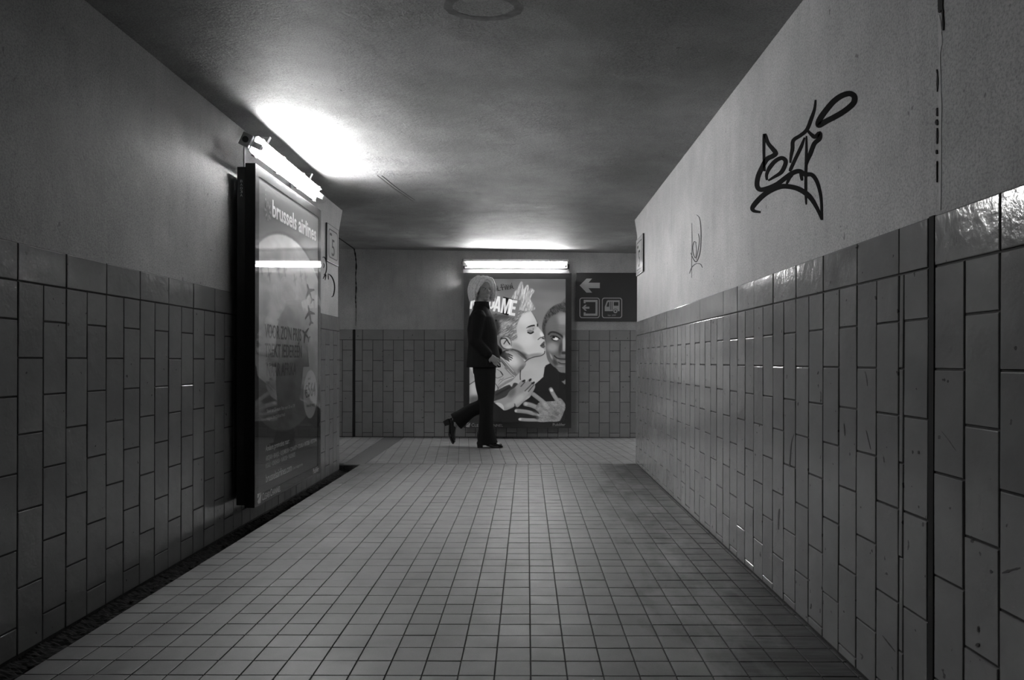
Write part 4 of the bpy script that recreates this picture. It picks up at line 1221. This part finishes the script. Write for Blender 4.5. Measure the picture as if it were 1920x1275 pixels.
# head: skull, face, jaw, nose, ears
ellipsoid(bm, hp(-.018, 0, .032), (.095, .076, .090), HR)
ellipsoid(bm, hp(.020, 0, -.035), (.066, .060, .082), HR)
ellipsoid(bm, hp(.052, 0, -.092), (.026, .030, .020), HR)
limb(bm, [hp(.078, 0, .010), hp(.090, 0, -.012), hp(.096, 0, -.028)], [.007, .009, .012], 10)
ellipsoid(bm, hp(.078, 0, -.062), (.016, .024, .008), HR); ellipsoid(bm, hp(.074, 0, -.074), (.015, .020, .008), HR)
for s in (-1, 1):
    ellipsoid(bm, hp(.066, s * .028, .024), (.012, .022, .0065), HR)
    ellipsoid(bm, hp(.060, s * .036, -.030), (.022, .022, .026), HR)
    ellipsoid(bm, hp(-.012, s * .078, -.008), (.020, .008, .032), HR)
# arms: far arm back, near arm swinging forward
armN = [(-.065, -.165, 1.325), (-.10, -.20, 1.10), (-.085, -.205, 1.05), (.035, -.19, .925)]
armF = [(-.045, .165, 1.325), (.00, .20, 1.10), (.02, .20, 1.05), (.125, .17, .955)]
for A_ in (armN, armF):
    limb(bm, A_, [.048, .040, .038, .026])
handN_d = Vector((.7, .05, -.55)); handF_d = Vector((.75, -.1, -.35))
hand(bm, armN[3], handN_d, (.1, 1, .1), .98, .7); hand(bm, armF[3], handF_d, (.1, -1, .1), .98, .7)
# legs
legP = [(-.02, -.075, .84), (-.005, -.075, .62), (.012, -.075, .44), (-.005, -.07, .25), (-.035, -.07, .085)]
legT = [(-.02, .075, .84), (-.01, .075, .62), (-.02, .075, .445), (-.155, .08, .355), (-.305, .08, .255)]
for A_ in (legP, legT): limb(bm, A_, [.088, .074, .054, .050, .034])
limb(bm, [(-.035, -.07, .085), (.03, -.072, .045), (.13, -.078, .028)], [.032, .034, .026], 12, 1.0)
limb(bm, [(-.305, .08, .255), (-.345, .08, .19), (-.355, .08, .10)], [.032, .032, .024], 12, 1.0)
body = fuse('body', bm, .0042, 3, M['skin'], person)
# eyes
bm = bmesh.new(); bi = bmesh.new()
for s in (-1, 1):
    ellipsoid(bm, hp(.0705, s * .030, .008), (.011, .013, .0075), HR)
    ellipsoid(bi, hp(.0800, s * .030, .008), (.0035, .0055, .0055), HR)
ey = each('eye', bm, M['eye'], person, True); ir = each('iris', bi, M['iris'], None, True)
for a, b in zip(ey, ir): b.parent = a
# hair: a full parted bob falling either side of the face
bm = bmesh.new()
ellipsoid(bm, hp(-.034, 0, .046), (.102, .094, .098), HR)
for s in (-1, 1):
    limb(bm, [hp(.030, s * .010, .125), hp(.030, s * .070, .095), hp(.010, s * .100, .030), hp(.000, s * .108, -.045), hp(.004, s * .098, -.085)], [.026, .034, .036, .030, .014])
    limb(bm, [hp(-.03, s * .030, .13), hp(-.05, s * .085, .07), hp(-.06, s * .095, -.02), hp(-.055, s * .085, -.085)], [.03, .042, .042, .024])
    limb(bm, [hp(.060, s * .008, .118), hp(.072, s * .050, .090), hp(.052, s * .088, .030), hp(.040, s * .100, -.030)], [.010, .014, .014, .008])
limb(bm, [hp(-.08, 0, .10), hp(-.11, 0, .02), hp(-.10, 0, -.08)], [.05, .06, .04])
hair = fuse('hair', bm, .007, 2, M['hair'], person, label='pale blond chin length hair')
# locks
bm = bmesh.new()
for k in range(60):
    s = random.choice((-1, 1)); t = random.uniform(0, 1)
    x0 = .065 - .16 * t
    p = [hp(x0, s * .006, .135 - .03 * abs(t - .4)), hp(x0 + .004, s * .066, .122 - .02 * t), hp(x0 - .004, s * .108, .055), hp(x0 * .8 - .01, s * .128, -.02), hp(x0 * .7 - .008, s * .118, -.095 - random.uniform(0, .02))]
    limb(bm, p, [.006, .0065, .006, .005, .002], 6)
obj('hair_lock', mesh('hair_lock', bm, True), M['hair'], hair, kind='stuff')
# coat
bm = bmesh.new()
ell_loft(bm, [((-.028, 0, .805), .176, .215, (1, 0, 0), (0, 1, 0)), ((-.028, 0, .92), .166, .205, (1, 0, 0), (0, 1, 0)), ((-.036, 0, 1.05), .148, .180, (1, 0, 0), (0, 1, 0)), ((-.045, 0, 1.19), .150, .186, (1, 0, 0), (0, 1, 0)), ((-.052, 0, 1.31), .125, .192, (1, 0, 0), (0, 1, 0)), ((-.054, 0, 1.385), .086, .130, (1, 0, 0), (0, 1, 0)), ((-.052, 0, 1.435), .070, .078, (1, 0, 0), (0, 1, 0))], 28)
for A_ in (armN, armF):
    q = [Vector(p) for p in A_]; q[3] = q[3] + (q[2] - q[3]) * .06
    limb(bm, q, [.070, .060, .058, .050])
coat = fuse('coat', bm, .0085, 3, M['coat'], person, label='black hip length coat')
bm = bmesh.new()                                        # turned up collar
for r_, zt in ((.078, 1.475),):
    ell_loft(bm, [((-.052, 0, 1.40), .088, .095, (1, 0, 0), (0, 1, 0)), ((-.050, 0, 1.44), .078, .082, (1, 0, 0), (0, 1, 0)), ((-.050, 0, 1.468), .074, .078, (1, 0, 0), (0, 1, 0))], 24)
obj('collar', mesh('collar', bm, True), M['coat'], coat)
bm = bmesh.new()
for z in (1.28, 1.16, 1.04, .92):
    ellipsoid(bm, (.098 - .004 * (z < 1.1), -.02, z), (.008, .011, .011))
each('button', bm, M['shoe'], coat, True)
# trousers: hips plus two flared legs
bm = bmesh.new()
ell_loft(bm, [((-.02, 0, .74), .115, .170, (1, 0, 0), (0, 1, 0)), ((-.02, 0, .84), .120, .180, (1, 0, 0), (0, 1, 0)), ((-.025, 0, .94), .115, .168, (1, 0, 0), (0, 1, 0))], 24)
def trouser_leg(pts, rx, ry):
    P = [Vector(p) for p in pts]; rings = []
    Q_ = catmull([(*p, a, b) for p, a, b in zip(P, rx, ry)], 4)
    for i, q in enumerate(Q_):
        a = Vector(Q_[max(0, i - 1)][:3]); b = Vector(Q_[min(len(Q_) - 1, i + 1)][:3]); d = (b - a).normalized()
        u = Vector((0, 1, 0)).cross(d).normalized()
        rings.append((Vector(q[:3]), q[3], q[4], u, Vector((0, 1, 0))))
    ell_loft(bm, rings, 24)
trouser_leg([(-.02, -.078, .84), (-.005, -.076, .62), (.008, -.075, .44), (.004, -.072, .25), (.008, -.07, .12), (.018, -.07, .035)], [.110, .100, .072, .074, .090, .106], [.105, .095, .075, .078, .085, .09])
trouser_leg([(-.02, .078, .84), (-.01, .076, .62), (-.025, .075, .435), (-.16, .078, .362), (-.245, .08, .298), (-.315, .08, .248)], [.110, .098, .075, .072, .082, .096], [.105, .095, .075, .075, .08, .085])
fuse('trousers', bm, .0085, 3, M['trousers'], person, label='flared black trousers')
def shoe(name, mt, label=None):
    s = D.objects.new(name, None); COL.objects.link(s); s.parent = person; s.matrix_local = mt
    if label: s['label'] = label
    bm = bmesh.new()
    ell_loft(bm, [((-.085, 0, .105), .040, .034, (1, 0, 0), (0, 1, 0)), ((-.078, 0, .155), .046, .038, (1, 0, 0), (0, 1, 0))], 16)
    ell_loft(bm, [((-.118, 0, .075), .028, .012, (0, 0, 1), (0, 1, 0)), ((-.095, 0, .085), .040, .030, (0, 0, 1), (0, 1, 0)), ((-.045, 0, .078), .046, .034, (0, 0, 1), (0, 1, 0)), ((.015, 0, .050), .034, .036, (0, 0, 1), (0, 1, 0)), ((.065, 0, .034), .023, .042, (0, 0, 1), (0, 1, 0)), ((.105, 0, .028), .017, .038, (0, 0, 1), (0, 1, 0)), ((.128, 0, .024), .012, .026, (0, 0, 1), (0, 1, 0))], 16)
    fuse('shoe_upper', bm, .005, 2, M['shoe'], s)
    bm = bmesh.new()
    add_prism(bm, [(-.122, .048), (-.060, .042), (.0, .016), (.03, .0), (.120, .0), (.137, .008), (.137, .016), (.03, .014), (-.0, .028), (-.055, .054), (-.122, .060)], (0, -.036, 0), (1, 0, 0), (0, 0, 1), (0, 1, 0), .072)
    obj('sole', mesh('sole', bm), M['shoe'], s)
    bm = bmesh.new(); add_prism(bm, [(-.116, 0), (-.066, 0), (-.060, .046), (-.124, .050)], (0, -.029, 0), (1, 0, 0), (0, 0, 1), (0, 1, 0), .058)
    obj('heel', mesh('heel', bm), M['shoe'], s)
shoe('shoe', Matrix.Translation((.035, -.072, .0)))
shoe('shoe', Matrix.Translation((-.365, .08, .19)) @ Matrix.Rotation(R(68), 4, 'Y') @ Matrix.Translation((.03, 0, -.05)))
